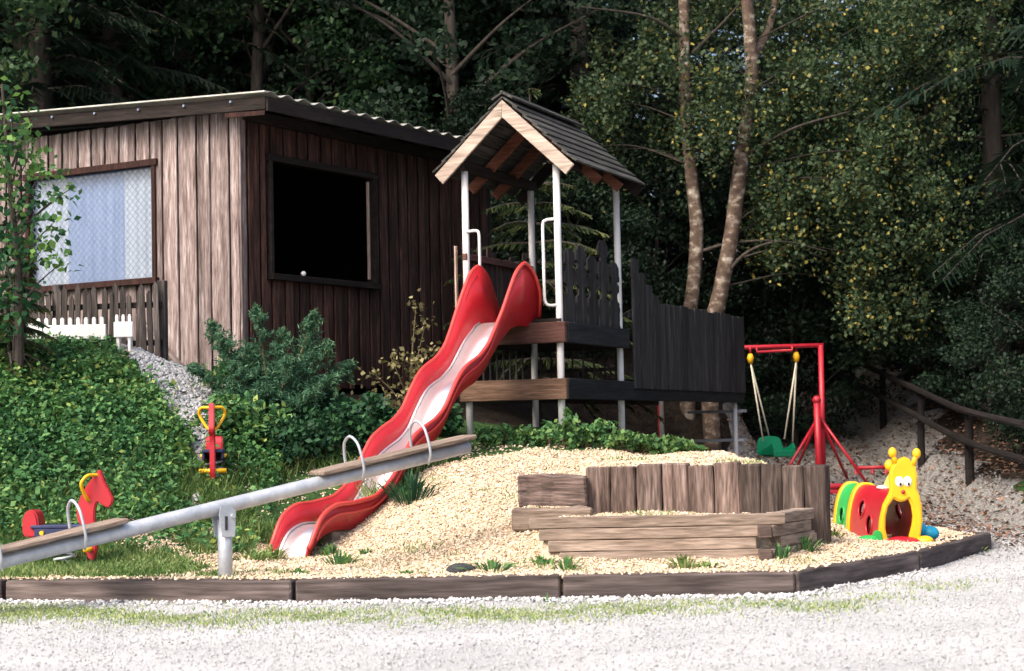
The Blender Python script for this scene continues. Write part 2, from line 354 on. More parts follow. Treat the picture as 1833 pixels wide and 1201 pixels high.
def rotmats(n, rng=RNG, tilt=None):
    ax = unit(rng.normal(size=(n, 3))) if tilt is None else unit(np.column_stack([rng.normal(size=(n, 2)) * tilt, np.ones(n)]))
    an = rng.uniform(0, 2 * np.pi, n); c, s_ = np.cos(an), np.sin(an); x, y, z = ax.T
    return np.array([[c + x * x * (1 - c), x * y * (1 - c) - z * s_, x * z * (1 - c) + y * s_],
                     [y * x * (1 - c) + z * s_, c + y * y * (1 - c), y * z * (1 - c) - x * s_],
                     [z * x * (1 - c) - y * s_, z * y * (1 - c) + x * s_, c + z * z * (1 - c)]]).transpose(2, 0, 1)
def scatter(base, faces, C, S, rot, rng=RNG, jit=0.0):
    base = np.asarray(base, float); n, k = len(C), len(base)
    B = base[None] * S[:, None, :]
    if jit: B = B * rng.uniform(1 - jit, 1 + jit, (n, k, 1))
    V = np.einsum('nij,nkj->nki', rot, B) + C[:, None]
    Fc = (np.asarray(faces)[None] + (np.arange(n) * k)[:, None, None]).reshape(-1, len(faces[0]))
    return V.reshape(-1, 3), Fc, len(faces)
BOXV = [(-1, -1, -1), (1, -1, -1), (1, 1, -1), (-1, 1, -1), (-1, -1, 1), (1, -1, 1), (1, 1, 1), (-1, 1, 1)]
BOXF = [(4, 5, 6, 7), (0, 1, 5, 4), (1, 2, 6, 5), (2, 3, 7, 6), (3, 0, 4, 7)]
OCTV = [(1, 0, 0), (0, 1, 0), (-1, 0, 0), (0, -1, 0), (0, 0, 1), (0, 0, -1), (.7, .7, .5), (-.7, .7, .4), (-.7, -.7, .5), (.7, -.7, .4)]
OCTF = [(0, 6, 4), (6, 1, 4), (1, 7, 4), (7, 2, 4), (2, 8, 4), (8, 3, 4), (3, 9, 4), (9, 0, 4), (0, 1, 6), (1, 2, 7), (2, 3, 8), (3, 0, 9)]

# ------------------------------------------------------------------ the lie of the land
KX = np.array([-9, -3.63, -1.55, 1.88, 3.11, 4.25]); KY = np.array([14.2, 13.36, 12.79, 12.55, 14.29, 16.6])
def kerb_y(x): return np.interp(x, KX, KY)
UPX = np.array([.593, 1.832, 2.486]); UPY = np.array([15.3, 15.0, 14.7])
CP = np.array([(-9, 14.6, .2), (-7, 14.1, .16), (-5, 13.9, .15), (-3.6, 13.6, .14), (-2, 13.1, .13), (0, 12.9, .13), (1.8, 12.9, .13), (3.2, 14.7, .15), (4.2, 16.9, .10),
    (-7, 15.2, .3), (-5, 15.2, .25), (-3.4, 14.7, .17), (-3.4, 15.6, .35), (-2.7, 17, .70), (-1.9, 15.9, .09), (-2.4, 15.4, .2), (-1.3, 14.8, .14),
    (-9, 17, 1.5), (-7, 17, 1.4), (-5, 17, 1.25), (-3.8, 17, 1.05), (-9, 18.8, 2.4), (-7, 18.8, 2.3), (-5.2, 18.8, 2.2), (-3.9, 19, 2.06), (-3.2, 19.3, 1.72), (-2.7, 19.6, 1.55),
    (-2.2, 18, .95), (-1.5, 18, .85), (-1.1, 17, .58), (-.8, 18.5, .98), (-.3, 19.8, 1.04), (0, 14, .15), (-.5, 15, .3), (-.5, 16, .52), (-.4, 17, .8), (-.2, 18, .92),
    (.1, 16, .55), (.3, 17.5, .86), (.5, 19.4, 1.04), (1.2, 21.1, 1.06), (1.5, 19, .93), (-1.7, 20.5, 1.45), (-.6, 23, 1.5), (.3, 21.5, 1.15), (-4, 22, 1.9), (-8, 22, 2.4),
    (3, 18, .2), (3, 20, .15), (3.5, 22, .1), (2, 22, .35), (2.2, 24, .3), (4, 25, .15), (2.8, 26, .12), (1, 24, .9), (0, 27, 2.0), (-4, 27, 2.6), (-8, 27, 3.0), (2, 28, 1.3), (4.5, 20, .1), (4.6, 18, .08),
    (1, 13.6, .13), (2, 13.6, .13), (2.6, 14.2, .15), (3, 16, .16), (0.6, 14.6, .33), (2.2, 14.7, .2)])
def _tps():
    X = CP[:, :2]; n = len(X); d = np.linalg.norm(X[:, None] - X[None], axis=2)
    K = np.where(d > 0, d ** 2 * np.log(np.maximum(d, 1e-9)), 0) + np.eye(n) * .02
    P = np.hstack([np.ones((n, 1)), X]); A = np.block([[K, P], [P.T, np.zeros((3, 3))]])
    return np.linalg.solve(A, np.concatenate([CP[:, 2], np.zeros(3)]))
TW = _tps()
def tps(x, y):
    x = np.clip(x, -9, 4.8); y = np.clip(y, 12.5, 28); out = TW[-3] + TW[-2] * x + TW[-1] * y
    for (a, b, _), w in zip(CP, TW[:-3]):
        d2 = (x - a) ** 2 + (y - b) ** 2; out = out + w * .5 * d2 * np.log(np.maximum(d2, 1e-12))
    return out
def sstep(a, b, x): t = np.clip((x - a) / (b - a), 0, 1); return t * t * (3 - 2 * t)
def wave(x, y, s=1.0):
    return np.sin(x * 2.1 * s + 1.3) * np.cos(y * 1.7 * s + .4) + .5 * np.sin(x * 4.7 * s + y * 3.9 * s) + .35 * np.cos(x * 9.1 * s - y * 7.7 * s)
def inside(x, y):
    a = (y > kerb_y(x) + .12) & (x < 4.25)
    return a & ~((y > 16.6) & (x > 4.3))
def height(x, y):
    x = np.asarray(x, float); y = np.asarray(y, float)
    z = tps(x, y)
    wl = np.interp(x, UPX, UPY)
    pl = (.80 + .022 * (y - 15.1)) * (1 - sstep(2.1, 2.46, x + .0 * y)) + .2 * sstep(2.1, 2.46, x)
    pl = np.where((x < .62) | (x > 2.47) | (y < wl + .02), -1, pl * (1 - sstep(18.8, 21.5, y)))
    z = np.maximum(z, pl)
    # terrace filling inside the timber box
    z = np.where((x > .2) & (x < 2.0) & (y > 14.0) & (y < wl), np.maximum(z, .44), z)
    hill = 2.2 + (y - 27) * .40 + .25 * wave(x * .4, y * .4)
    z = z * (1 - sstep(25, 29, y)) + hill * sstep(25, 29, y)
    path = -.03 + .24 * sstep(19, 27, y) + np.maximum(y - 25.8, 0) * .16
    path = path + (np.minimum(np.maximum(x - 5.15 - .05 * np.maximum(y - 20, 0), 0) * .9, .5) + np.maximum(x - 6.2, 0) * .3) * sstep(15.5, 18.5, y) + .02 * wave(x, y, .8) * sstep(17.2, 18.5, y)
    px = sstep(3.4, 4.4, x - .0 * y) * (y > 14)
    px = np.where(y > 22, sstep(2.6, 4.0, x), np.where(y > 16.6, sstep(4.15, 4.6, x), px))
    z = z * (1 - px) + path * px
    z = z + .012 * wave(x, y, 1.6)
    out = (y < kerb_y(x) + .12) & (x < 4.25) | (x >= 4.25) & (y < 15.5 + .3 * np.sin(x * 2.3))
    return np.where(out, -.06, z)
def zone(x, y):
    """chips, grass, gravel, in plan"""
    n = .25 * wave(x, y, .9)
    ins = inside(x, y)
    xl = np.interp(y, [13, 14.5, 16, 17], [-2.3, -2.5, -2.3, -1.2]) + n
    yt = np.interp(x, [-2.5, -1.6, -.9, .2, 2, 4], [16.2, 16.3, 17.4, 18.3, 18.6, 19.5]) + n * .6
    chips = (ins & (x > xl) & (y < yt)).astype(float)
    gravel = ((~ins) & (x > 2.4) & (y > 14) | (x > 3.2 + n * .4) & (y > 19)).astype(float) * (x < 5.55 + .10 * np.maximum(y - 20, 0) + n * .4)
    sx = np.interp(y, [16.9, 17.4, 18.3, 19.4], [-2.88, -2.98, -3.25, -3.6])
    gravel = np.maximum(gravel, (np.abs(x - sx) < np.interp(y, [17.0, 17.5, 18.3, 19.4], [-.05, .12, .46, .72]) + .25 * n) & (y > 16.5) & (y < 19.6))
    grass = ((x < xl + .2) | (y > yt - .2)) & (y < 21) & (chips < .5) & (gravel < .5)
    return chips, grass.astype(float), gravel.astype(float)
def axis(*parts):
    out = []
    for a, b, st in parts: out += list(np.arange(a, b, st))
    return np.array(out)
gx = axis((-40, -12, 2.0), (-12, -6, .35), (-6, 5.6, .06), (5.6, 12, .3), (12, 42, 2.0)); gy = axis((12.4, 20, .06), (20, 30, .2), (30, 90, 1.5))
GX, GY = np.meshgrid(gx, gy); GZ = height(GX, GY)
nx, ny = len(gx), len(gy); idx = np.arange(nx * ny).reshape(ny, nx)
gf = np.stack([idx[:-1, :-1], idx[:-1, 1:], idx[1:, 1:], idx[1:, :-1]], -1).reshape(-1, 4)
gme = np_mesh('play_ground', np.stack([GX, GY, GZ], -1).reshape(-1, 3), gf, smooth=True)
zc, zg, zv = zone(GX, GY)
ca = gme.color_attributes.new('zone', 'FLOAT_COLOR', 'POINT')
ca.data.foreach_set('color', np.stack([zc, zg, zv, np.ones_like(zc)], -1).astype(np.float32).ravel())
gme.materials.append(M['ground'])
tag(link('play_ground', gme), 'sloping ground of wood chips, grass bank, gravel path and forest floor', kind='structure')
yb = MB(); yb.add([(-400, -400, -.004), (400, -400, -.004), (400, 400, -.004), (-400, 400, -.004)], [(0, 1, 2, 3)])
tag(yb.build('gravel_yard', M['yard']), 'pale gravel yard in front of the timber kerb', kind='structure')
def hz(x, y): return float(height(np.array([x]), np.array([y]))[0])

# ------------------------------------------------------------------ timber kerb
kerb = thing('timber_kerb', 'low dark kerb of old timber sleepers along the front of the play area', 'kerb', (0, 13, 0))
def kerb_piece(a, b, h=.15, w=.22):
    a, b = Vector(a), Vector(b); d = b - a; L = d.length; ang = math.atan2(d.y, d.x)
    nrm = Vector((-d.y, d.x)).normalized() * (w / 2); c = (a + b) / 2 + nrm
    piece('sleeper', (L - .008, w, h + .12), M['kerb'], kerb, (c.x, c.y - 13, h / 2 - .06), (R(random.uniform(-1, 1)), 0, ang), bev=.012, rough=.006)
kerb_piece((-6.3, 13.78), (-3.72, 13.37)); kerb_piece((-3.70, 13.37), (-1.56, 12.79)); kerb_piece((-1.54, 12.79), (.3, 12.66), .152)
kerb_piece((.305, 12.66), (1.88, 12.55), .15); kerb_piece((1.90, 12.57), (3.10, 14.28), .15); kerb_piece((3.12, 14.30), (4.25, 16.55), .15)

# ------------------------------------------------------------------ cabin
CB = Vector((-2.94, 20.0, 1.70)); CA = math.atan2(.857, .515)
cabin = thing('cabin', 'dark weathered timber cabin with a low corrugated roof behind the slide', 'cabin', CB, CA)
TOPZ, WZ0, WZ1 = 4.72 - 1.7, 2.95 - 1.7, 4.23 - 1.7           # wall top, window sill and head above the base
LX, LY = 5.2, 4.7
WR = (.50, 2.50); WL = (1.19, 3.17)
wb = MB()                                                        # the frame behind the boards, with both openings left open
def wall_x(mb, x0, x1, z0, z1): mb.box(((x0 + x1) / 2, .06, (z0 + z1) / 2), (x1 - x0, .06, z1 - z0))
def wall_y(mb, y0, y1, z0, z1): mb.box((.06, (y0 + y1) / 2, (z0 + z1) / 2), (.06, y1 - y0, z1 - z0))
wall_x(wb, .09, WR[0], .1, TOPZ); wall_x(wb, WR[1], LX, .1, TOPZ); wall_x(wb, WR[0], WR[1], .1, WZ0); wall_x(wb, WR[0], WR[1], WZ1, TOPZ)
wall_y(wb, .03, WL[0], .1, TOPZ); wall_y(wb, WL[1], LY, .1, TOPZ); wall_y(wb, WL[0], WL[1], .1, WZ0); wall_y(wb, WL[0], WL[1], WZ1, TOPZ)
wb.box((LX, LY / 2, TOPZ / 2 + .05), (.06, LY, TOPZ - .1)); wb.box((LX / 2, LY, TOPZ / 2 + .05), (LX, .06, TOPZ - .1)); wb.box((LX / 2, LY / 2, .16), (LX - .1, LY - .1, .05))
wb.box((LX / 2, LY / 2, TOPZ - .01), (LX - .1, LY - .1, .03))
wb.build('wall', M['inside'], cabin)
def board_run(axis_, a, b, mat):
    s = a; i = 0
    while s < b:
        w = random.uniform(.085, .145); w = min(w, b - s)
        if w < .05: break
        m = s + w / 2; win = WR if axis_ == 'x' else WL; off = -.016 if i % 2 else .012
        spans = [(random.uniform(-.06, .05), TOPZ)]
        if win[0] - .03 < m < win[1] + .03: spans = [(random.uniform(-.03, .06), WZ0 - .02), (WZ1 + .05, TOPZ)]
        for z0, z1 in spans:
            loc = (m, off, (z0 + z1) / 2) if axis_ == 'x' else (off, m, (z0 + z1) / 2)
            ww = w * .86 if i % 2 else w + .01
            sz = (ww, .022, z1 - z0) if axis_ == 'x' else (.022, ww, z1 - z0)
            piece('board', sz, mat, cabin, loc, (0, 0, R(random.uniform(-.6, .6))), bev=.004, rough=.003)
        s += w; i += 1
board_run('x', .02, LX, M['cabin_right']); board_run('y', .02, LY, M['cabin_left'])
piece('corner_board', (.09, .028, TOPZ + .04), M['cabin_left'], cabin, (.0, -.045, TOPZ / 2), bev=.004)
def window(axis_, win, fw, mat):
    a, b = win; fr = link('window_frame', None, cabin) if False else None
    H = WZ1 - WZ0; m = (a + b) / 2
    def pc(nm, c, w, zc, h, mt=mat, d=.09, o=-.01):
        loc = (c, o, zc) if axis_ == 'x' else (o, c, zc); sz = (w, d, h) if axis_ == 'x' else (d, w, h)
        return piece(nm, sz, mt, cabin, loc, bev=.004)
    pc('window_jamb', a + fw / 2 - .02, fw, (WZ0 + WZ1) / 2, H); pc('window_jamb', b - fw / 2 + .02, fw, (WZ0 + WZ1) / 2, H)
    pc('window_head', m, b - a + .10, WZ1 + .02, .075, d=.11); pc('window_sill', m, b - a + .10, WZ0 - .035, .07, d=.15, o=-.02)
window('x', WR, .05, M['cabin_dark']); window('y', WL, .055, M['redbrown'])
piece('window_stop', (.028, .03, WZ1 - WZ0 - .1), M['pale_strip'], cabin, (WR[1] - .06, .02, (WZ0 + WZ1) / 2), bev=.003)
kn = MB(); kn.sphere((0, 0, 0), .03); kb = kn.build('sill_ball', M['white_plastic'], None, smooth=True)  # plain white ball, gives no light
kb.location = cabin.matrix_world @ Vector((0, 0, 0)); 
bpy.context.view_layer.update()
kb.location = cabin.matrix_world @ Vector((1.05, -.055, WZ0 + .03)); tag(kb, 'small white ball on the sill of the dark cabin opening', 'ball')
# left window: glass, panels painted as reflected sky, diamond lattice
g = MB(); g.add([(.03, WL[0] + .02, WZ0), (.03, WL[0] + .02, WZ1), (.03, WL[1] - .02, WZ1), (.03, WL[1] - .02, WZ0)], [(0, 1, 2, 3)]); g.build('pane', M['glass'], cabin)
def sky_panel(y0, y1, mat, nm):
    ys = np.linspace(y0, y1, 40); vs_ = []; 
    for y in ys:
        x = .075 + .012 * math.sin(y * 38) + .006 * math.sin(y * 91)
        vs_ += [(x, y, WZ0), (x, y, WZ1)]
    mb = MB(); mb.add(vs_, [(2 * i, 2 * i + 2, 2 * i + 3, 2 * i + 1) for i in range(39)]); o = mb.build(nm, mat, cabin, smooth=True)
    return o
sky_panel(WL[0], 1.76, M['sky_panel_white'], 'sky_panel')['label'] = 'white right-hand panel coloured as reflected sky'
sky_panel(1.74, 2.62, M['sky_panel_blue'], 'sky_panel')['label'] = 'blue middle panel coloured as reflected sky'
sky_panel(2.60, WL[1], M['sky_panel_white'], 'sky_panel')['label'] = 'white left-hand panel coloured as reflected sky'
lt = MB(); st = .085
w_, h_ = WL[1] - WL[0], WZ1 - WZ0
k = -h_
while k < w_:
    for sg in (1, -1):
        y0, y1 = k, k + h_; z0, z1 = (0, h_) if sg > 0 else (h_, 0)
        def clip(y): return min(max(y, 0), w_)
        ya, yb_ = clip(y0), clip(y1); za = z0 + (ya - y0) / h_ * (z1 - z0); zb = z0 + (yb_ - y0) / h_ * (z1 - z0)
        if yb_ - ya > .02:
            lt.tube([(.018, WL[0] + ya, WZ0 + za), (.018, WL[0] + yb_, WZ0 + zb)], .003, n=4, cap=False)
    k += st
lt.build('lattice', M['lattice'], cabin)
# corrugated roof
RX0, RX1, RY0, RY1 = -.27, LX + .3, -.62, LY + .4
xs = np.arange(RX0, RX1, .025); ys = np.array([RY0, RY0 + .01, (RY0 + RY1) / 2, RY1 - .01, RY1]); pit = .29
rz = lambda x, y: (4.80 - 1.7) + .045 * (y - RY0) + .022 * np.sin((x - RX0) / pit * 2 * np.pi)
XX, YY = np.meshgrid(xs, ys); T1 = np.stack([XX, YY, rz(XX, YY)], -1); T0 = T1.copy(); T0[..., 2] -= .006
nv = XX.size; idx = np.arange(nv).reshape(XX.shape); r_, c_ = XX.shape
fs = np.stack([idx[:-1, :-1], idx[:-1, 1:], idx[1:, 1:], idx[1:, :-1]], -1).reshape(-1, 4).tolist()
rb = MB(); rb.add(np.concatenate([T1.reshape(-1, 3), T0.reshape(-1, 3)]), fs + [(d + nv, c + nv, b + nv, a + nv) for a, b, c, d in fs]
    + [(idx[0, i] + nv, idx[0, i + 1] + nv, idx[0, i + 1], idx[0, i]) for i in range(c_ - 1)] + [(idx[i + 1, 0] + nv, idx[i, 0] + nv, idx[i, 0], idx[i + 1, 0]) for i in range(r_ - 1)])
roof = rb.build('roof', M['sheet'], cabin, smooth=False)
piece('edge_flashing', (.06, RY1 - RY0, .02), M['sheet'], roof, (RX0 - .012, (RY0 + RY1) / 2, 3.10 + .045 * (RY1 - RY0) / 2 + .006), (math.atan(.045), 0, 0), bev=.004)
tilt = math.atan(.045)
piece('fascia_board', (RX1 - RX0 - .06, .03, .15), M['cabin_dark'], cabin, ((RX0 + RX1) / 2, RY0 + .03, 3.10 - .115), bev=.004)
piece('barge_board', (.03, RY1 - RY0 - .04, .14), M['cabin_dark_y'], cabin, (RX0 + .03, (RY0 + RY1) / 2 + .02, 3.10 + .045 * (RY1 - RY0) / 2 - .105), (tilt, 0, 0), bev=.004)
piece('soffit_board', (.012, .55, .05), M['redbrown'], cabin, (RX0 + .012, RY0 + .32, 2.90), (tilt, 0, 0), bev=.003)
for i in range(8):
    y = RY0 + .5 + i * .66
    b = MB(); b.tube([(0, 0, 0), (-.022, 0, 0)], .014, n=8); b.build('bolt', M['lattice'], cabin, (RX0 + .012, y, 3.10 + .045 * (y - RY0) - .07))
for i in range(7):
    x = RX0 + .4 + i * .8
    piece('rafter', (.07, 5.3, .11), M['cabin_dark_y'], cabin, (x, (RY0 + RY1) / 2, 3.06 + .045 * (RY1 - RY0) / 2 - .03), (tilt, 0, 0), bev=.004)
piece('wall_plate', (LX, .1, .12), M['cabin_dark'], cabin, (LX / 2, -.06, TOPZ - .06), bev=.004)
piece('brace', (.035, .05, 1.35), M['cabin_left'], cabin, (-.07, .95, .38), (R(-48), 0, 0), bev=.004)
for x in (.25, 1.8, 3.4, 4.9):
    piece('footing', (.22, .22, .75), M['sleeper_shaded'], cabin, (x, .2, -.30), bev=.01)
for y in (.25, 1.8, 3.4):
    piece('footing', (.22, .22, .75), M['sleeper_shaded'], cabin, (.22, y + .4, -.30), bev=.01)

# ------------------------------------------------------------------ weathered picket fence and white low fence by the cabin
pf = at(290, 640, 19.25); pfl = at(-120, 630, 19.75); d = (pfl - pf); fang = math.atan2(d.y, d.x); FL_ = Vector((d.x, d.y)).length
fence = thing('picket_fence', 'grey weathered picket fence under the cabin window', 'fence', (pf.x, pf.y, 1.95), fang)
n = int(FL_ / .075)
for i in range(n):
    h = random.uniform(.74, .84); w = random.uniform(.05, .062); x = .03 + i * .075
    pts = [(-w / 2, 0), (w / 2, 0), (w / 2, h - .05), (0.0, h), (-w / 2, h - .05)]
    if i < 4:
        key = 'picket%d' % i
    me = _pc.get(('pk', i % 6)) or outline_mesh('picket', pts, .02, .003, 1)
    if ('pk', i % 6) not in _pc: me.materials.append(M['picket']); _pc[('pk', i % 6)] = me
    link('picket', me, fence, (x, .03, random.uniform(-.03, .03)), (0, R(random.uniform(-2.5, 2.5)), 0))
for zz in (.2, .6): piece('rail', (FL_, .035, .06), M['log'], fence, (FL_ / 2, -.01, zz), bev=.004)
for x in (.02, 1.2, 2.35): piece('post', (.09, .09, .95), M['picket'], fence, (x, -.08, .38), bev=.008)
def white_fence(u0, v0, u1, v1, Y, n, label, solid):
    a, b = at(u0, v0, Y), at(u1, v1, Y); d = b - a; L = Vector((d.x, d.y)).length
    t = thing('toy_fence', label, 'fence', (a.x, a.y, (a.z + b.z) / 2 + .07), math.atan2(d.y, d.x), 'low white fence panels by the cabin')
    piece('panel', (L, .03, .16), M['white_plastic'], t, (L / 2, 0, .02), bev=.006)
    for i in range(n):
        x = L * (i + .5) / n
        me = _pc.get(('wp', n)) 
        if me is None:
            w = min(.04, L / n * .5); me = outline_mesh('picket', smooth_loop([(-w / 2, 0), (w / 2, 0), (w / 2, .06), (w * .3, .078), (0, .082), (-w * .3, .078), (-w / 2, .06)], 1), .02, .004, 1); me.materials.append(M['white_plastic']); _pc[('wp', n)] = me
        link('picket', me, t, (x, -.001, .095))
    piece('foot', (.03, .1, .3), M['white_plastic'], t, (L * .2, .05, -.12), bev=.004); piece('foot', (.03, .1, .3), M['white_plastic'], t, (L * .8, .05, -.12), bev=.004)
white_fence(48, 615, 190, 608, 18.9, 10, 'longer of two low white fence panels below the grey picket fence', True)
white_fence(204, 607, 238, 604, 18.9, 3, 'short low white fence panel with three pickets nearest the cabin corner', True)

# ------------------------------------------------------------------ play tower with bridge
TD = Vector((.386, .9226)); TA = math.atan2(-.386, .9226); TW_, TL = 1.062, 1.89
TB = 1.04
tower = thing('play_tower', 'wooden play tower with gabled roof, white posts and a black boarded bridge', 'play tower', (-.474, 19.81, TB), TA)
Z = lambda z: z - TB
def post(x, y, z0, z1, r=.038, nm='post', mat=None, lean=0.0):
    mb = MB(); L = z1 - z0
    mb.tube([(0, 0, 0), (0, 0, L * .33), (0, 0, L * .66), (lean, 0, L)], r, n=12)
    return mb.build(nm, mat or M['post'], tower, (x, y, Z(z0)), smooth=True)
for x, y, zb in ((0, 0, .75), (TW_, 0, .8), (TW_, TL, .75), (0, TL, .85)): post(x, y, zb, 3.97)
post(TW_, 6.6, .1, 1.62, .034)
post(0, 6.6, .1, 1.62, .034)
# deck and lower bridge beams
piece('beam', (TW_ + .16, .07, .22), M['beam_dark'], tower, (TW_ / 2 + .02, -.075, Z(2.17)), bev=.008)
piece('beam', (TW_ + .16, .07, .22), M['beam_brown'], tower, (TW_ / 2 + .02, -.075, Z(1.575)), bev=.008)
piece('beam', (.07, TL + .06, .22), M['black_x'], tower, (TW_ + .075, TL / 2, Z(2.17)), bev=.008)
piece('beam', (.07, 6.75, .22), M['black_x'], tower, (TW_ + .075, 6.75 / 2 - .04, Z(1.575)), bev=.008)
piece('beam', (.07, TL + .06, .22), M['cabin_dark_y'], tower, (-.075, TL / 2, Z(2.17)), bev=.008)
piece('beam', (.07, 6.75, .22), M['cabin_dark_y'], tower, (-.075, 6.75 / 2 - .04, Z(1.575)), bev=.008)
piece('beam', (TW_ + .1, .07, .22), M['cabin_dark'], tower, (TW_ / 2, TL + .09, Z(2.17)), bev=.008)
for i in range(13):
    piece('deck_board', (TW_ + .06, .138, .035), M['cabin_dark'], tower, (TW_ / 2, .03 + i * .146, Z(2.302)), bev=.004)
for i in range(32):
    piece('bridge_board', (TW_ + .04, .138, .03), M['cabin_dark'], tower, (TW_ / 2, TL + .13 + i * .146, Z(1.70)), bev=.004)
# bars below the deck on the far sides
for i in range(8):
    mb = MB(); mb.tube([(0, 0, 0), (0, 0, .40)], .012, n=6); mb.build('bar', M['black'], tower, (TW_ * (i + .5) / 8, TL + .03, Z(1.67)))
for i in range(9):
    mb = MB(); mb.tube([(0, 0, 0), (0, 0, .40)], .012, n=6); mb.build('bar', M['black'], tower, (-.04, TL * (i + .6) / 10, Z(1.67)))
piece('rail', (TW_, .03, .04), M['black'], tower, (TW_ / 2, TL + .05, Z(1.83)), bev=.004)
# notched black pickets on the right side, plain boards along the bridge
def notched(h, w):
    L_ = []
    for z, k in ((0, 1), (.30, 1), (.33, .55), (.40, .55), (.43, 1), (h - .26, 1), (h - .235, .6), (h - .19, .6), (h - .165, 1), (h - .06, 1), (h, .45)):
        L_.append((w / 2 * k, z * 1.0))
    return [(x, z) for x, z in L_] + [(-x, z) for x, z in reversed(L_)]
hs = [.74, .80, .72, .92, .70]
for i, h in enumerate(hs):
    y = .20 + i * .355
    outline('notched_picket', notched(h + .06, .30), .026, M['black'], tower, (TW_ + .04, y, Z(2.27)), (0, 0, R(90)), bev=.003)
y = TL + .12; tops = [3.10, 2.96, 2.84, 2.72]
i = 0
while y < 6.55:
    w = .29 if i > 3 else .24
    zt = (tops[i] if i < 4 else 2.645) + random.uniform(-.012, .012)
    piece('fence_board', (.024, w - .022, zt - 1.60), M['black'], tower, (TW_ + .118 + (.006 if i % 2 else 0), y + w / 2, Z((zt + 1.60) / 2)), (0, 0, 0), bev=.004, rough=.002)
    y += w; i += 1
for zz in (1.85, 2.45): piece('rail', (.04, 4.6, .07), M['black_x'], tower, (TW_ + .083, TL + 2.4, Z(zz)), bev=.004)
for zz in (2.50, 2.85): piece('rail', (.03, TL, .06), M['black_x'], tower, (TW_ + .01, TL / 2, Z(zz)), bev=.004)
# left side: uneven boards with a rail; back boards
for i in range(14):
    h = random.uniform(.78, .98)
    piece('side_board', (.022, .115, h), M['side_board'], tower, (-.06, .10 + i * .131, Z(2.26 + h / 2)), (0, 0, R(random.uniform(-1, 1))), bev=.004)
piece('rail', (.05, TL + .1, .07), M['beam_dark'], tower, (.0, TL / 2, Z(3.03)), bev=.006)
piece('edge_strip', (.02, .05, .80), M['bare_edge'], tower, (-.11, -.03, Z(2.75)), bev=.003)
# hand loops beside the slide
def loop(pts, nm='hand_loop'):
    mb = MB(); mb.tube(crv(pts, 5), .017, n=8); mb.build(nm, M['post'], tower, (0, 0, 0), smooth=True)
loop([(.0, -.02, Z(3.30)), (.06, -.03, Z(3.30)), (.14, -.04, Z(3.30)), (.17, -.04, Z(3.27)), (.175, -.04, Z(3.15)), (.175, -.04, Z(2.75)), (.175, -.04, Z(2.35))])
loop([(TW_, -.02, Z(3.37)), (TW_ - .06, -.03, Z(3.37)), (TW_ - .12, -.04, Z(3.36)), (TW_ - .15, -.04, Z(3.31)), (TW_ - .15, -.04, Z(3.0)), (TW_ - .15, -.04, Z(2.6)), (TW_ - .14, -.04, Z(2.50)), (TW_ - .10, -.04, Z(2.46)), (TW_, -.02, Z(2.46))])
# roof
RW, RF, RBK = .78, -.16, TL + .16         # half width over the eaves, front and back ends
EZ, PZ = 3.93, 4.66
def slope_pt(sx, k): return (TW_ / 2 + sx * RW * k, PZ - (PZ - EZ) * k)
ang = math.atan2(PZ - EZ, RW); SL = math.hypot(RW, PZ - EZ)
for sx in (-1, 1):
    for i in range(7):
        k = (i + .5) / 7; x, z = slope_pt(sx, k)
        off = .035
        nx_, nz_ = sx * math.sin(ang), math.cos(ang)
        tl = sx * (ang - R(6.5))
        piece('roof_board', (SL / 7 * 1.35, RBK - RF + random.uniform(-.02, .05), .022), M['roof_board'], tower, (x + nx_ * off, (RF + RBK) / 2, Z(z + nz_ * off)), (0, tl, 0), bev=.005, rough=.002)
    # barge boards front and back, rafters
    for y_, mt, nm in ((RF - .012, M['barge'], 'barge_board'), (RBK + .012, M['cabin_dark'], 'barge_board'), (TL * .36, M['rafter'], 'rafter'), (TL * .72, M['rafter'], 'rafter')):
        th = .032 if nm == 'barge_board' else .06; hh = .135 if nm == 'barge_board' else .11
        dn = (.0 if nm == 'barge_board' else -.03)
        P_ = [(0, PZ), (sx * (RW + .02), PZ - (PZ - EZ) * 1.025)]
        c, s_ = math.cos(ang), math.sin(ang)
        pts = [(0, .0), (sx * (RW + .02), -(RW + .02) * math.tan(ang)), (sx * (RW + .02 - hh * s_), -(RW + .02) * math.tan(ang) - hh * c), (0, -hh / c)]
        outline(nm, pts, th, mt, tower, (TW_ / 2, y_, Z(PZ + dn)), bev=.004)
for sx in (-1, 1):
    x = TW_ / 2 + sx * TW_ / 2
    piece('plate_beam', (.10, RBK - RF - .1, .11), M['beam_dark'] if False else M['cabin_dark_y'], tower, (x, (RF + RBK) / 2 - .02, Z(4.01)), bev=.012, rough=.004)
for i in range(3):
    x, z = slope_pt(1, 1.02)
piece('ridge_board', (.16, RBK - RF + .04, .025), M['roof_board'], tower, (TW_ / 2 + .05, (RF + RBK) / 2, Z(PZ + .055)), (0, R(30), 0), bev=.004)
piece('ridge_board', (.16, RBK - RF + .04, .025), M['roof_board'], tower, (TW_ / 2 - .05, (RF + RBK) / 2, Z(PZ + .052)), (0, R(-30), 0), bev=.004)
# step at the end of the bridge
piece('step', (.8, .2, .04), M['galv'], tower, (TW_ - .3, 6.75, Z(.95)), bev=.004); piece('step', (.8, .2, .04), M['galv'], tower, (TW_ - .3, 6.75, Z(1.35)), bev=.004)

# ------------------------------------------------------------------ slide
S0 = Vector((-.115, 19.30)); S1 = Vector((-1.944, 15.815)); sd_ = (S1 - S0).normalized(); SLN = (S1 - S0).length
slide = thing('slide', 'red wavy slide with steel bed running down from the tower', 'slide', (S1.x, S1.y, .05), math.atan2(sd_.y, sd_.x))
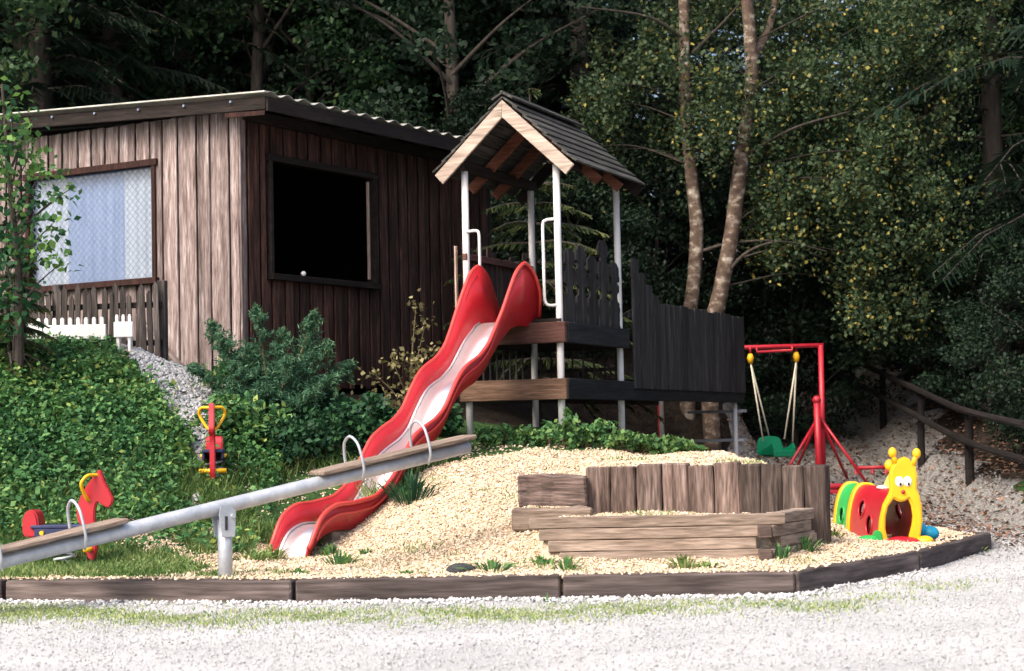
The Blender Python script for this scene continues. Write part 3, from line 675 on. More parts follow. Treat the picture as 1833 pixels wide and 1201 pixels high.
# local x along the run, measured from S1 backwards: x = s - SLN
lip_ = np.array([(-.14, 2.90), (0, 2.89), (.16, 2.79), (.30, 2.61), (.42, 2.44), (.60, 2.20), (.75, 2.02), (.95, 1.89), (1.12, 1.83), (1.28, 1.75), (1.45, 1.59), (1.63, 1.38), (1.80, 1.28), (2.05, 1.19), (2.22, 1.11),
    (2.40, .93), (2.55, .78), (2.70, .67), (2.90, .58), (3.23, .545), (3.50, .54), (3.64, .50), (3.76, .43), (3.84, .32), (SLN, .16)])
def wall_h(s): return np.interp(s, [0, .10, .30, .42, .6, .8, 1.2, 3.2, 3.6, SLN], [.60, .56, .44, .34, .26, .215, .20, .19, .17, .13])
def bed_z(s):
    d_ = np.array([min(2.29, np.interp(q, lip_[:, 0], lip_[:, 1]) - wall_h(q)) if q > .05 else 2.29 for q in np.linspace(-.5, SLN + .1, 400)])
    d_ = np.convolve(np.pad(d_, 6, mode='edge'), np.ones(13) / 13, 'valid')
    return np.interp(s, np.linspace(-.5, SLN + .1, 400), d_)
def edge_h(s):
    up_ = np.mean([np.interp(s + o, lip_[:, 0], lip_[:, 1]) for o in np.linspace(-.05, .05, 5)], axis=0)
    return np.where(s < 0, .605 * np.sqrt(np.clip(1 - (s / .44) ** 2, 0, 1)), up_ - bed_z(s))
ss = np.concatenate([np.linspace(-.438, 0, 14), np.linspace(.03, SLN, 110)])
bz = bed_z(ss); eh = edge_h(ss); BWS = np.interp(ss, [0, SLN], [.205, .158])
def strip(fn_a, fn_b, name, mat, th, parent):
    A = np.array([fn_a(i) for i in range(len(ss))]); B = np.array([fn_b(i) for i in range(len(ss))]); n = len(ss)
    nrm = unit(np.cross(np.gradient(A, axis=0), B - A)) * th
    V = np.concatenate([A, B, A + nrm, B + nrm]); q = []
    for i in range(n - 1):
        q += [(i, i + 1, n + i + 1, n + i), (2 * n + i, 3 * n + i, 3 * n + i + 1, 2 * n + i + 1), (n + i, n + i + 1, 3 * n + i + 1, 3 * n + i), (i, 2 * n + i, 2 * n + i + 1, i + 1)]
    q += [(0, n, 3 * n, 2 * n), (n - 1, 3 * n - 1, 4 * n - 1, 2 * n - 1)]
    mb = MB(); mb.add(V, q); return mb.build(name, mat, parent, smooth=True)
X_ = ss - SLN; zb_ = bz - .05
strip(lambda i: (X_[i], -BWS[i], zb_[i]), lambda i: (X_[i], BWS[i], zb_[i]), 'bed', M['steel'], -.012, slide)
for sg in (-1, 1):
    lean = .035
    o = strip(lambda i: (X_[i], sg * (BWS[i] + .002), zb_[i] - .05), lambda i: (X_[i], sg * (BWS[i] + .012 + lean * min(eh[i] / .2, 1.6)), zb_[i] + eh[i]), 'side_wall', M['slide_red'], .014 * sg, slide)
    pa = [(X_[i], sg * (BWS[i] + .018 + lean * min(eh[i] / .2, 1.6)), zb_[i] + eh[i]) for i in range(len(ss))]
    mb = MB(); mb.tube(pa, .021, n=8); mb.build('lip', M['slide_lip'], o, smooth=True)
    pb = [(X_[i], sg * (BWS[i] + .032 + lean * .6), zb_[i] + eh[i] - .085) for i in range(14, len(ss) - 3)]
    mb = MB(); mb.tube(pb, .012, n=6); mb.build('moulding', M['slide_lip'], o, smooth=True)
    pc_ = [(X_[i], sg * (BWS[i] - .008), zb_[i] + .012) for i in range(16, len(ss))]
    mb = MB(); mb.tube(pc_, .012, n=6); mb.build('bed_edge', M['steel'], slide, smooth=True)
piece('support_block', (.6, .30, .20), M['beam_grey'], slide, (-.75, 0, .16), bev=.01)

# ------------------------------------------------------------------ seesaw
SP = Vector((-2.11, 13.4, .648)); sv = Vector((1.74, 1.2, .382)); sl = sv.length
seesaw = thing('seesaw', 'grey steel pipe seesaw with wooden seats tilted over the wood chips', 'seesaw', (SP.x, SP.y, .10), math.atan2(sv.y, sv.x))
el = math.asin(sv.z / sl); SZ = .548
def ssp(t, up=0, side=0): return Vector((t * math.cos(el) - up * math.sin(el), side, SZ + t * math.sin(el) + up * math.cos(el)))
mb = MB(); mb.tube([ssp(-sl), ssp(-sl / 2), ssp(0), ssp(sl / 2), ssp(sl)], .053, n=18); mb.build('pipe', M['galv'], seesaw, smooth=True)
mb = MB(); mb.tube([(0, 0, -.2), (0, 0, .2), (0, 0, SZ - .10)], .052, n=16); mb.build('pivot_post', M['galv'], seesaw, smooth=True)
for sy in (-1, 1):
    pl_ = [(-.05, SZ - .22), (.05, SZ - .22), (.06, SZ - .03), (.03, SZ + .0), (-.06, SZ - .0), (-.075, SZ - .06)]
    outline('pivot_plate', pl_, .01, M['galv'], seesaw, (0, sy * .062, 0), bev=.002)
    mb = MB(); mb.tube([(0, sy * .062, 0), (0, sy * .088, 0)], .016, n=6); mb.build('bolt', M['galv'], seesaw, (.03, 0, SZ - .07))
    mb = MB(); mb.box((0, 0, 0), (.02, .006, .10)); mb.build('slot', M['tyre'], seesaw, (-.02, sy * .0695, SZ - .12))
for sg in (-1, 1):
    a, b = .364 * sl * sg, (sl + .03) * sg
    c = ssp((a + b) / 2, .075)
    piece('seat_board', (abs(b - a), .23, .035), M['beam_grey'], seesaw, c, (0, -el, 0), bev=.008, rough=.003)
    for tt in (.52, .80):
        t = tt * sl * sg; hw = .13
        pts = [ssp(t, -.05, -hw * .55), ssp(t, .03, -hw), ssp(t, .14, -hw), ssp(t, .24, -hw * .75), ssp(t, .29, 0), ssp(t, .24, hw * .75), ssp(t, .14, hw), ssp(t, .03, hw), ssp(t, -.05, hw * .55)]
        mb = MB(); mb.tube(crv(pts, 4), .011, n=8); mb.build('hoop_handle', M['galv'], seesaw, smooth=True)

# ------------------------------------------------------------------ spring riders
HEAD = [(.067, .641), (.105, .546), (.150, .46), (.172, .40), (.14, .343), (.09, .361), (.042, .385), (.02, .294), (.028, .18), (.035, .04), (.014, -.056), (-.028, -.056), (-.056, .014), (-.056, .154), (-.115, .238), (-.126, .322), (-.098, .42), (-.042, .518), (.028, .602)]
def spring_rider(label, loc, rz):
    t = thing('spring_rider', label, 'spring rider', loc, rz, 'red and yellow spring riders')
    z0 = .10
    outline('head_panel', smooth_loop(HEAD, 3), .05, M['red_plastic'], t, (.18, 0, z0), bev=.008)
    tail = [(-.06, .0), (.05, .0), (.055, .12), (.03, .19), (-.02, .205), (-.06, .17), (-.075, .1)]
    outline('back_panel', smooth_loop(tail, 3), .16, M['red_plastic'], t, (-.30, 0, z0 + .13), bev=.012)
    piece('seat', (.46, .20, .03), M['navy'], t, (-.07, 0, z0 + .20), bev=.008)
    for sy in (-1, 1): piece('side_panel', (.40, .025, .07), M['navy'], t, (-.07, sy * .085, z0 + .155), bev=.008)
    for sy in (-1, 1):
        for x in (-.2, .02):
            mb = MB(); mb.tube([(0, 0, 0), (0, sy * .02, 0)], .018, n=10); mb.build('cap', M['yellow_plastic'], t, (x, sy * .098, z0 + .155), smooth=False)
    for sy in (-1, 1):
        pts = [(.16, sy * .02, z0 + .40), (.15, sy * .05, z0 + .42), (.13, sy * .11, z0 + .52), (.15, sy * .115, z0 + .57), (.18, sy * .09, z0 + .60), (.215, sy * .03, z0 + .60), (.23, sy * .015, z0 + .60)]
        mb = MB(); mb.tube(crv(pts, 4), .014, n=8); mb.build('handle', M['yellow_plastic'], t, smooth=True)
    mb = MB(); mb.tube([(.165, -.125, z0 + .02), (.165, .125, z0 + .02)], .022, n=10); mb.build('foot_bar', M['yellow_plastic'], t, smooth=True)
    pts = [(-.06 + .075 * math.cos(a), .075 * math.sin(a), -.12 + a / (2 * math.pi) * .062) for a in np.linspace(0, 2 * math.pi * 5.5, 90)]
    mb = MB(); mb.tube(pts, .012, n=6); mb.build('spring', M['galv'], t, smooth=True)
    return t
a = gz(128, 1010, .17); spring_rider('red horse spring rider with yellow handles behind the low end of the seesaw', (a.x, a.y, .17), R(-8))
a = at(385, 860, 17.0); spring_rider('red spring rider seen head on at the foot of the leafy bank', (a.x - .03, a.y + .1, a.z - .03), R(-83))

# ------------------------------------------------------------------ sleeper wall and timber steps
swall = thing('sleeper_wall', 'retaining wall of upright old railway sleepers holding the wood chip mound', 'retaining wall', (1.2, 15.0, .1))
def upright(i, x, y, w, zt, mat, ang_):
    h = zt + .15
    piece('sleeper', (w - .006, .15, h), mat, swall, (x - 1.2, y - 15.0, zt - h / 2 - .1), (R(random.uniform(-1, 1)), R(random.uniform(-.7, .7)), ang_ + R(random.uniform(-2, 2))), bev=.012, rough=.006, var=i)
a0 = math.atan2(-.3, 1.239); a1 = math.atan2(-.3, .654)
for i in range(6):
    k = (i + .5) / 6; upright(i, .593 + 1.239 * k, 15.3 - .3 * k, 1.275 / 6, .845 + random.uniform(-.012, .012), M['sleeper'], a0)
for i in range(4):
    k = (i + .5) / 4; upright(i + 10, 1.832 + .654 * k, 15.0 - .3 * k, .72 / 4, .83 + random.uniform(-.015, .015), M['sleeper_shaded'], a1)  # group turned from the sun, its shade painted into the wood tone
piece('lying_sleeper', (.56, .24, .26), M['sleeper_shaded'] if False else M['sleeper_x'], swall, (.31 - 1.2, 15.22 - 15, .645 - .1), (0, R(1.5), R(-6)), bev=.016, rough=.012)
piece('lying_sleeper', (.64, .28, .18), M['beam_grey'], swall, (.30 - 1.2, 14.98 - 15, .425 - .1), (0, R(.5), R(-6)), bev=.014, rough=.008)
steps = thing('timber_step_box', 'low box of stacked squared timbers in front of the upright sleepers', 'timber steps', (1.0, 13.95, .1))
ba = math.atan2(-.12, 1.75); 
for i in range(4):
    z = .14 + .0875 * (i + .5); x0 = [.32, .24, .17, .10][i]; x1 = [1.83, 1.80, 1.83, 2.02][i]
    cx, cy = (x0 + x1) / 2, 13.95 - .12 * ((x0 + x1) / 2 - 1)
    piece('beam', (x1 - x0, .12, .084), M['beam_grey'], steps, (cx - 1.0, cy - 13.95 + (.004 if i % 2 else 0), z - .1), (0, 0, ba), bev=.006, rough=.003)
sa = math.atan2(.85, .46)
for i in range(4):
    z = .14 + .0875 * (i + .5); o = [0, .10, 0, .12][i]
    s_ = (1.90 - .46 * (.10 if i in (0, 2) else .16 if i == 1 else -.12), 13.86 + (0 if i in (0, 2) else .05 if i == 1 else .16))
    L = .85
    cx, cy = 1.92 + math.cos(sa) * (L / 2 - (.12 if i in (0, 2) else 0)), 13.86 + math.sin(sa) * (L / 2 - (.06 if i in (0, 2) else -.07))
    piece('beam', (L if i in (0, 2) else L - .1, .12, .084), M['beam_grey'], steps, (cx - 1.0, cy - 13.95, z - .1), (0, 0, sa), bev=.006, rough=.003)
for i, (x, zz) in enumerate(((1.83, .14 + .0875 * 2.5), (1.83, .14 + .0875 * .5))):
    piece('end_block', (.10, .14, .09), M['sleeper_x'], steps, (x - 1.0 + .02, 13.80 - 13.95, zz - .1), (0, 0, ba), bev=.006)
for i in range(2): piece('end_block', (.12, .13, .086), M['beam_grey'], steps, (2.235 - 1.0 + .05 * i, 14.58 - 13.95, .14 + .0875 * (3.5 - 2 * i) - .1 - (.02 if i else 0)), (0, 0, sa), bev=.006)

# ------------------------------------------------------------------ swing
SWY = 26.0
def sw(u, v, Y=SWY): return at(u, v, Y)
sb_ = sw(1478, 890); swing = thing('swing_stand', 'red painted steel swing stand with braced post behind the sleeper wall', 'swing stand', (sb_.x, SWY, .05))
so = Vector((sb_.x, SWY, .05))
def bar(pts, r, nm, mat=None, n=8):
    mb = MB(); mb.tube([Vector(p) - so for p in pts], r, n=n); return mb.build(nm, mat or M['red_paint'], swing, smooth=True)
tp = sw(1469, 618); xl_ = sw(1180, 626, SWY + .3)
bar([(sb_.x - .02, SWY, .0), tp], .038, 'post'); bar([tp + Vector((.04, 0, 0)), xl_], .031, 'top_beam')
bar([(xl_.x, xl_.y, .1), xl_], .045, 'post')
h2 = sw(1462, 716, SWY - .25); bar([(h2.x, SWY - .25, .0), h2], .047, 'inner_post'); mb = MB(); mb.sphere(tuple(h2 - so), .062); mb.build('post_cap', M['red_paint'], swing, smooth=True)
c_ = sw(1466, 745, SWY - .15)
for u, v, yy in ((1420, 822, SWY - .3), (1432, 824, SWY + .6), (1550, 862, SWY - .2), (1522, 868, SWY + .6)):
    e = sw(u, v, yy); dr = e - c_; e2 = c_ + dr * ((.12 - c_.z) / dr.z) if dr.z < -.05 else e
    bar([c_ + dr * .02, e2], .021, 'brace')
for u0, u1, v, yy in ((1478, 1560, 872, SWY - .4), (1480, 1530, 884, SWY - .6)):
    p0, p1 = sw(u0 - 60, v, yy), sw(u1, v - 2, yy); bar([(p0.x, yy, max(p0.z, .16)), (p1.x, yy, max(p1.z, .16))], .06, 'base_beam', n=4)
p0, p1 = sw(1530, 838, SWY + 1), sw(1620, 835, SWY + 1); bar([p0, p1], .028, 'low_rail')
for k in (0.02, .35, .62, .98):
    q = p0.lerp(p1, k); bar([(q.x, q.y, .05), q], .022, 'low_rail_post')
b0, b1 = sw(1355, 630), sw(1418, 627)
bar([b0 + Vector((0, 0, .06)), b0, b1, b1 + Vector((0, 0, .06))], .02, 'hanger_bar')
hookm = []
for u, v in ((1343, 628), (1425, 625)): hookm.append(sw(u, v, SWY + .1))
for hk in hookm:
    bar([hk + Vector((0, 0, .06)), hk - Vector((0, 0, .03))], .014, 'hook')
seat = thing('bucket_swing', 'green bucket swing hanging on ropes from the red stand', 'swing', sw(1392, 812))
s0 = Vector(seat.location)
def sbar(pts, r, nm, mat, n=6):
    mb = MB(); mb.tube([Vector(p) - s0 for p in pts], r, n=n); return mb.build(nm, mat, seat, smooth=True)
for hk, (ua, ub, va, vb) in zip(hookm, ((1366, 1378, 790, 786), (1404, 1418, 786, 806))):
    clip_ = MB(); top_ = hk - Vector((0, 0, .04)) - s0
    clip_.tube([top_, top_ - Vector((0, 0, .06)), top_ - Vector((0, 0, .14))], [.028, .05, .03], n=8); clip_.build('rope_clip', M['yellow_plastic'], seat, smooth=True)
    st_ = hk - Vector((0, 0, .16))
    sbar([st_, sw(ua, va, SWY - .05)], .012, 'rope', M['rope']); sbar([st_, sw(ub, vb, SWY + .25)], .012, 'rope', M['rope'])
c = sw(1390, 812) - s0
piece('seat_pan', (.34, .30, .05), M['seat_green'], seat, c + Vector((.02, 0, -.02)), (0, 0, R(25)), bev=.02)
bk = smooth_loop([(-.19, 0), (.19, 0), (.20, .16), (.15, .25), (0, .27), (-.15, .25), (-.2, .16)], 3)
outline('seat_back', bk, .04, M['seat_green'], seat, c + Vector((-.06, .16, -.02)), (R(-8), 0, R(25)), bev=.012)
for sx in (-1, 1):
    outline('seat_side', smooth_loop([(-.15, 0), (.15, 0), (.14, .07), (0, .10), (-.14, .16)], 2), .03, M['seat_green'], seat, c + Vector((.02 + sx * .17 * math.cos(R(25)), sx * .17 * math.sin(R(25)), -.01)), (0, 0, R(115)), bev=.008)
piece('seat_front', (.36, .03, .09), M['seat_green'], seat, c + Vector((.09, -.15, .0)), (0, 0, R(25)), bev=.01)

# ------------------------------------------------------------------ caterpillar crawl tunnel
cf = gz(1612, 972, .14)
tun = thing('crawl_tunnel', 'red, green and yellow plastic caterpillar crawl tunnel with a smiling face', 'crawl tunnel', (cf.x, cf.y, .14), R(3))
U = 1 / 1033
pt = lambda x, y: ((x - 1005) * U * 1.04, (1030 - y) * U)
outer = [(822, 1035), (822, 940), (834, 820), (868, 690), (920, 598), (934, 540), (926, 470), (938, 395), (965, 345), (1000, 315), (1022, 300), (1060, 288), (1090, 302), (1108, 328), (1145, 375), (1160, 460), (1150, 562), (1172, 625), (1186, 710), (1190, 850), (1165, 990), (1150, 1035)]
inner = [(1058, 1035), (1080, 960), (1104, 880), (1114, 800), (1102, 710), (1078, 652), (1045, 670), (1015, 675), (985, 668), (955, 648), (905, 712), (882, 800), (876, 900), (890, 980), (908, 1035)]
outline('face_panel', [pt(*p) for p in outer + inner], .07, M['yellow_plastic'], tun, bev=.015, smooth=True)
for (x, y) in ((1003, 500), (1072, 500)):
    px_, pz_ = pt(x, y); mb = MB(); mb.sphere((0, 0, 0), (.036, .012, .044)); e = mb.build('eye', M['white_plastic'], tun, (px_, -.036, pz_), smooth=True)
    mb = MB(); mb.sphere((0, 0, 0), (.010, .006, .014)); mb.build('pupil', M['pupil'], e, (.006, -.011, -.022), smooth=True)
px_, pz_ = pt(1030, 588); mb = MB(); mb.sphere((0, 0, 0), .017); mb.build('nose', M['red_plastic'], tun, (px_, -.042, pz_), smooth=True)
for (x0, y0, x1, y1, r) in ((985, 345, 962, 250, .036), (1128, 365, 1165, 262, .036)):
    a, b = pt(x0, y0), pt(x1, y1); mb = MB(); mb.tube([(a[0], 0, a[1]), (b[0], 0, b[1])], [.026, .018], n=10); mb.sphere((b[0], 0, b[1]), (r, r, r * 1.25)); mb.build('antenna', M['yellow_plastic'], tun, smooth=True)
a = pt(922, 330); mb = MB(); mb.sphere((a[0] + .03, .06, a[1] - .03), (.045, .04, .05)); mb.build('ear', M['yellow_plastic'], tun, smooth=True)
def arch(y0, y1, hw, hh, mat, nm, th=.025, holes=(), ny_=70, na=90):
    V = []; q = []
    A = np.linspace(-.12, math.pi + .12, na)
    yy = np.linspace(y0, y1, ny_)
    for off in (0, th):
        for y in yy:
            for a in A: V.append((-(hw - off) * math.copysign(abs(math.cos(a)) ** .8, math.cos(a)), y, max((hh - off) * max(math.sin(a), -.2) ** 1 if math.sin(a) > 0 else math.sin(a) * .4, -.1)))
    nn = ny_ * na
    def hole(i, j):
        a, y = (A[j] + A[j + 1]) / 2, (yy[i] + yy[i + 1]) / 2
        return any(((a - ha) * hw * 2.0 / r) ** 2 + ((y - hy) / (r * 1.5)) ** 2 < 1 for ha, hy, r in holes)
    H_ = [[hole(i, j) for j in range(na - 1)] for i in range(ny_ - 1)]
    for i in range(ny_ - 1):
        for j in range(na - 1):
            if H_[i][j]: continue
            a, b, c, d = i * na + j, i * na + j + 1, (i + 1) * na + j + 1, (i + 1) * na + j
            q += [(a, b, c, d), (d + nn, c + nn, b + nn, a + nn)]
    for j in range(na - 1):
        q += [(j, j + nn, j + 1 + nn, j + 1), ((ny_ - 1) * na + j, (ny_ - 1) * na + j + 1, (ny_ - 1) * na + j + 1 + nn, (ny_ - 1) * na + j + nn)]
    mb = MB(); mb.add(V, q); o = mb.build(nm, mat, tun, smooth=True)
    for ha, hy, r in holes:
        ring = []
        for k in range(25):
            t = 2 * math.pi * k / 24; a = ha + math.cos(t) * r / (hw * 2.0); y = hy + math.sin(t) * r * 1.5
            ring.append((-(hw + .002) * math.copysign(abs(math.cos(a)) ** .8, math.cos(a)), y, (hh + .002) * math.sin(a)))
        mb = MB(); mb.tube(ring, .010, n=8); mb.build('porthole_rim', mat, o, smooth=True)
    return o
arch(.02, 1.12, .168, .455, M['red_plastic'], 'front_body', holes=((.62, .72, .07), (.30, .40, .07), (math.pi - .6, .5, .06)))
arch(1.10, 1.20, .182, .475, M['yellow_plastic'], 'hoop', ny_=6)
arch(1.18, 1.66, .172, .455, M['green_plastic'], 'rear_body', holes=((.40, 1.42, .06),), ny_=40)
arch(1.64, 1.72, .180, .47, M['yellow_plastic'], 'hoop', ny_=6)
outline('mane', smooth_loop([(0, .40), (.0, .62), (.20, .56), (.36, .47), (.50, .44), (.3, .40)], 3), .07, M['yellow_ivory'], tun, (0, .03, .0), (0, 0, R(90)), bev=.015)
mb = MB(); mb.sphere((0, 0, 0), (.05, .14, .02)); mb.build('back_patch', M['white_plastic'], tun, (-.03, .40, .452), smooth=True)
def foot(nm, mat, loc, sz, rot=(0, 0, 0)):
    mb = MB(); mb.sphere((0, 0, 0), sz, 16, 10); return mb.build(nm, mat, tun, loc, rot, smooth=True)
foot('foot', M['green_plastic'], (-.275, -.02, .025), (.10, .08, .05)); outline('foot_shoe', smooth_loop([(-.03, 0), (.03, 0), (.03, .1), (-.025, .1)], 2), .08, M['green_plastic'], tun, (-.20, -.02, .0), bev=.01)
foot('foot', M['blue_plastic'], (.315, .25, .06), (.085, .08, .065)); foot('foot', M['blue_plastic'], (.235, .22, .10), (.05, .05, .06))
foot('foot', M['yellow_plastic'], (.19, -.06, .015), (.075, .06, .045))
foot('tongue', M['red_plastic'], (.05, -.03, .0), (.17, .12, .055), (0, R(8), 0))

# ------------------------------------------------------------------ small things
tb = gz(825, 1022, .13); mb = MB()
for i in range(9):
    a = math.pi * i / 8
mb.sphere((0, 0, 0), (.115, .10, .055), 20, 8)
tag(mb.build('rubber_cap', M['tyre'], None, (tb.x, tb.y + .06, .13), smooth=True), 'flat black rubber dome half buried in the chips behind the kerb', 'rubber cap')
a = gz(1628, 922, .1); b = gz(1690, 930, .1)
mb = MB(); mb.tube([a - a, (b - a) * .5 + Vector((0, 0, .01)), b - a], [.022, .02, .014], n=7, jit=.2)
tag(mb.build('stick', M['bark'], None, (a.x, a.y, hz(a.x, a.y) + .015)), 'brown stick lying on the gravel right of the caterpillar tunnel', 'stick')
# rail fence along the path on the right
fa = Vector((6.15, 36.0)); fb = Vector((5.5, 19.6))
rf = thing('log_rail_fence', 'dark round-log rail fence along the gravel path at the forest edge', 'fence', (fb.x, fb.y, hz(fb.x, fb.y)))
ro = Vector(rf.location); nP = 6; za_, zb2 = hz(fa.x, fa.y), hz(fb.x, fb.y)
def rail_z(p): return max(zb2 + (za_ - zb2) * (p.y - fb.y) / (fa.y - fb.y) - .15, hz(p.x, p.y))
for i in range(nP):
    p = fb.lerp(fa, i / (nP - 1)); z = hz(p.x, p.y); mb = MB(); mb.tube([(0, 0, -.3), (0, 0, .4), (random.uniform(-.03, .03), 0, .92)], [.06, .055, .05], n=9, jit=.05)
    mb.build('post', M['log'], rf, (p.x - ro.x, p.y - ro.y, z - ro.z))
    if i:
        for hh in (.42, .80):
            q = fb.lerp(fa, (i - 1) / (nP - 1)); zq = rail_z(q)
            A_, B_ = Vector((q.x, q.y, zq + hh)) - ro, Vector((p.x, p.y, rail_z(p) + hh)) - ro
            mb = MB(); L = (B_ - A_).length; mb.tube([(-L / 2, 0, 0), (0, 0, -.008), (L / 2, 0, 0)], [.045, .042, .045], n=8, jit=.06)
            o = mb.build('rail', M['log'], rf, (A_ + B_) / 2 + Vector((-.08, 0, 0))); o.rotation_euler = (B_ - A_).to_track_quat('X', 'Z').to_euler()

# ------------------------------------------------------------------ plants
def leaf_obj(name, C, L, Wd, mat, parent, up=.6, hang=0.0, tint=None, rng=RNG):
    V, Fc, t = leaves(np.asarray(C, float), L, Wd, up, tint, hang, rng)
    me = np_mesh(name, V, Fc, t); me.materials.append(mat); return link(name, me, parent)
def blob(n, r, rng=RNG, hollow=.35):
    p = unit(rng.normal(size=(n, 3))) * (rng.uniform(hollow ** 3, 1, (n, 1)) ** (1 / 3)); return p * np.array(r)
def bush(name, label, cat, loc, r, n, L, Wd, mat, stems=7, clumps=26, group=None, up=.5):
    t = thing(name, label, cat, loc, 0, group); pts = []; mb = MB()
    for i in range(clumps):
        c = blob(1, r, hollow=.45)[0]; c[2] = abs(c[2]) * 1.0 + r[2] * .10
        k = RNG.uniform(.20, .36); pts.append(c + blob(n // clumps, (r[0] * k, r[1] * k, r[2] * k), hollow=.1))
        if i < stems: mb.tube([(0, 0, -.1), (c[0] * .4, c[1] * .4, c[2] * .6), tuple(c)], [.016, .011, .005], n=5)
    mb.build('stem', M['stem'], t); leaf_obj('foliage', np.concatenate(pts), L, Wd, mat, t, up)
    return t
def gp(u, v, Y):
    p = at(u, v, Y); return Vector((p.x, p.y, hz(p.x, p.y)))
# blue-green juniper with feathery upright tips
jp = gp(490, 760, 18.7)
jun = thing('juniper_bush', 'blue-green feathery juniper bush against the cabin corner', 'bush', jp)
C_, TI = [], []; mb = MB()
tips = [(-.62, .15, 1.05), (-.5, -.1, .9), (-.15, 0, 1.18), (.1, .1, .95), (.42, .0, 1.12), (.55, -.05, .8), (-.35, -.3, .6), (.2, -.3, .65), (.62, -.2, .45), (-.75, -.15, .6), (-.05, -.35, .35), (.45, -.4, .3), (-.45, -.4, .3), (.75, .1, .6), (-.25, .2, .8), (.3, .25, .85)]
for x, y, z in tips:
    path = crv([(x * .1, y * .1, -.1), (x * .45, y * .5, z * .42), (x * .85, y * .9, z * .8), (x * 1.05, y, z)], 8); mb.tube(path, [.018 - .0005 * i for i in range(len(path))], n=5)
    for i, p in enumerate(path[4:]):
        f = (i + 1) / (len(path) - 4)
        for k in range(3):
            side = unit(RNG.normal(size=3)); side[2] = abs(side[2]) * .7; ln = (.32 * (1 - f) + .05)
            tt = np.linspace(.1, 1, 9)[:, None]; seg = np.array(p) + side * tt * ln + np.array([0, 0, .12]) * tt ** 2 * ln
            seg = np.repeat(seg, 3, 0) + RNG.normal(size=(27, 3)) * .012; C_.append(seg); TI.append(np.clip(RNG.normal(.35 + .3 * f, .2, 27), 0, .93))
    C_.append(np.array(path[-1]) + np.column_stack([RNG.normal(size=(60, 2)) * .015, RNG.uniform(-.2, .06, 60)])); TI.append(RNG.uniform(.55, 1.0, 60))
mb.build('stem', M['stem'], jun); leaf_obj('foliage', np.concatenate(C_), .055, .013, M['juniper'], jun, .2, tint=np.concatenate(TI))
# pale variegated shrub beside the slide
ps = gp(735, 760, 19.4); shr = thing('pale_shrub', 'sparse pale-leaved shrub between the cabin wall and the slide', 'shrub', ps)
mb = MB(); C_ = []
for tx, tz, n_ in ((745, 545, 7), (760, 585, 7), (670, 668, 8), (700, 640, 10), (735, 650, 12), (765, 625, 10), (660, 700, 6), (690, 715, 7), (725, 700, 8), (752, 735, 7), (780, 660, 6), (705, 745, 6)):
    e = at(tx, tz, 19.4 + random.uniform(-.15, .15)) - ps
    path = crv([(0, 0, -.1), (e.x * .3, e.y * .5, e.z * .55), tuple(e)], 6); mb.tube(path, [.012 - .0006 * i for i in range(len(path))], n=5)
    for q in path[8:]: C_.append(np.array(q) + RNG.normal(size=(n_ // 2, 3)) * .05)
    C_.append(np.array(e) + RNG.normal(size=(n_ * 2, 3)) * np.array([.08, .06, .05]))
mb.build('stem', M['stem'], shr); leaf_obj('foliage', np.concatenate(C_), .06, .045, M['pale_leaf'], shr, .5)
for i, (u, v, Y, rx, rz_, lb) in enumerate(((430, 800, 18.0, .50, .40, 'dark green bush left of the juniper foot by the bank'), (520, 815, 17.9, .45, .34, 'low dark green bush in front of the juniper'),
        (600, 815, 18.3, .45, .42, 'dark green bush beside the lower slide, left of the pale shrub'), (660, 790, 18.9, .36, .40, 'dark leafy bush under the pale shrub beside the slide'), (560, 770, 19.2, .45, .40, 'shadowed bush against the cabin base right of the juniper'),
        (770, 790, 19.8, .35, .35, 'dark bush under the slide behind its top half'), (420, 720, 18.9, .35, .45, 'small green bush at the cabin corner beside the stones'))):
    bush('leafy_bush', lb, 'bush', gp(u, v, Y), (rx, .35, rz_), 1500, .07, .045, M['bush'] if i not in (0, 6) else M['ivy'], clumps=34)
# weeds along the tower foot and on the chips
def weed(u, v, Y, r, h, n, lb, grp='weeds on the chip mound', mat=None, L=.12, W=.03, name='weed_plant'):
    p = gp(u, v, Y); t = thing(name, lb, 'weed', p, 0, grp)
    n_ = n; a = RNG.uniform(0, 2 * np.pi, n_); rr = RNG.uniform(0, 1, n_) ** .7
    base = np.column_stack([np.cos(a) * rr * r * .55, np.sin(a) * rr * r * .4, np.zeros(n_)])
    out = np.column_stack([np.cos(a) * r * rr, np.sin(a) * r * rr * .7, h * RNG.uniform(.4, 1.0, n_) * (1 - .45 * rr)])
    side = np.column_stack([-np.sin(a), np.cos(a), RNG.uniform(-.3, .3, n_)]) * W * .5 * RNG.uniform(.6, 1.3, (n_, 1))
    mid = base + out * np.array([.55, .55, .75]); tip = base + out
    base[:, 2] -= .03
    V = np.stack([base - side * .3, base + side * .3, mid + side, mid - side, tip], 1).reshape(-1, 3)
    k = np.arange(n_)[:, None] * 5
    Fq = np.concatenate([k + [0, 1, 2, 3], k + [3, 2, 4, 4]]) 
    me = np_mesh('leaf_clump', V, (k + np.array([0, 1, 2, 3])), RNG.uniform(0, 1, n_)); 
    V2 = np.stack([mid - side, mid + side, tip], 1).reshape(-1, 3); k2 = np.arange(n_)[:, None] * 3
    me2 = np_mesh('leaf_tips', V2, k2 + np.array([0, 1, 2]), RNG.uniform(0, 1, n_))
    bm = bmesh.new(); bm.from_mesh(me); bm.from_mesh(me2); bm.to_mesh(me); bm.free(); bpy.data.meshes.remove(me2)
    me.materials.append(mat or M['weed']); link('leaf_clump', me, t); return t
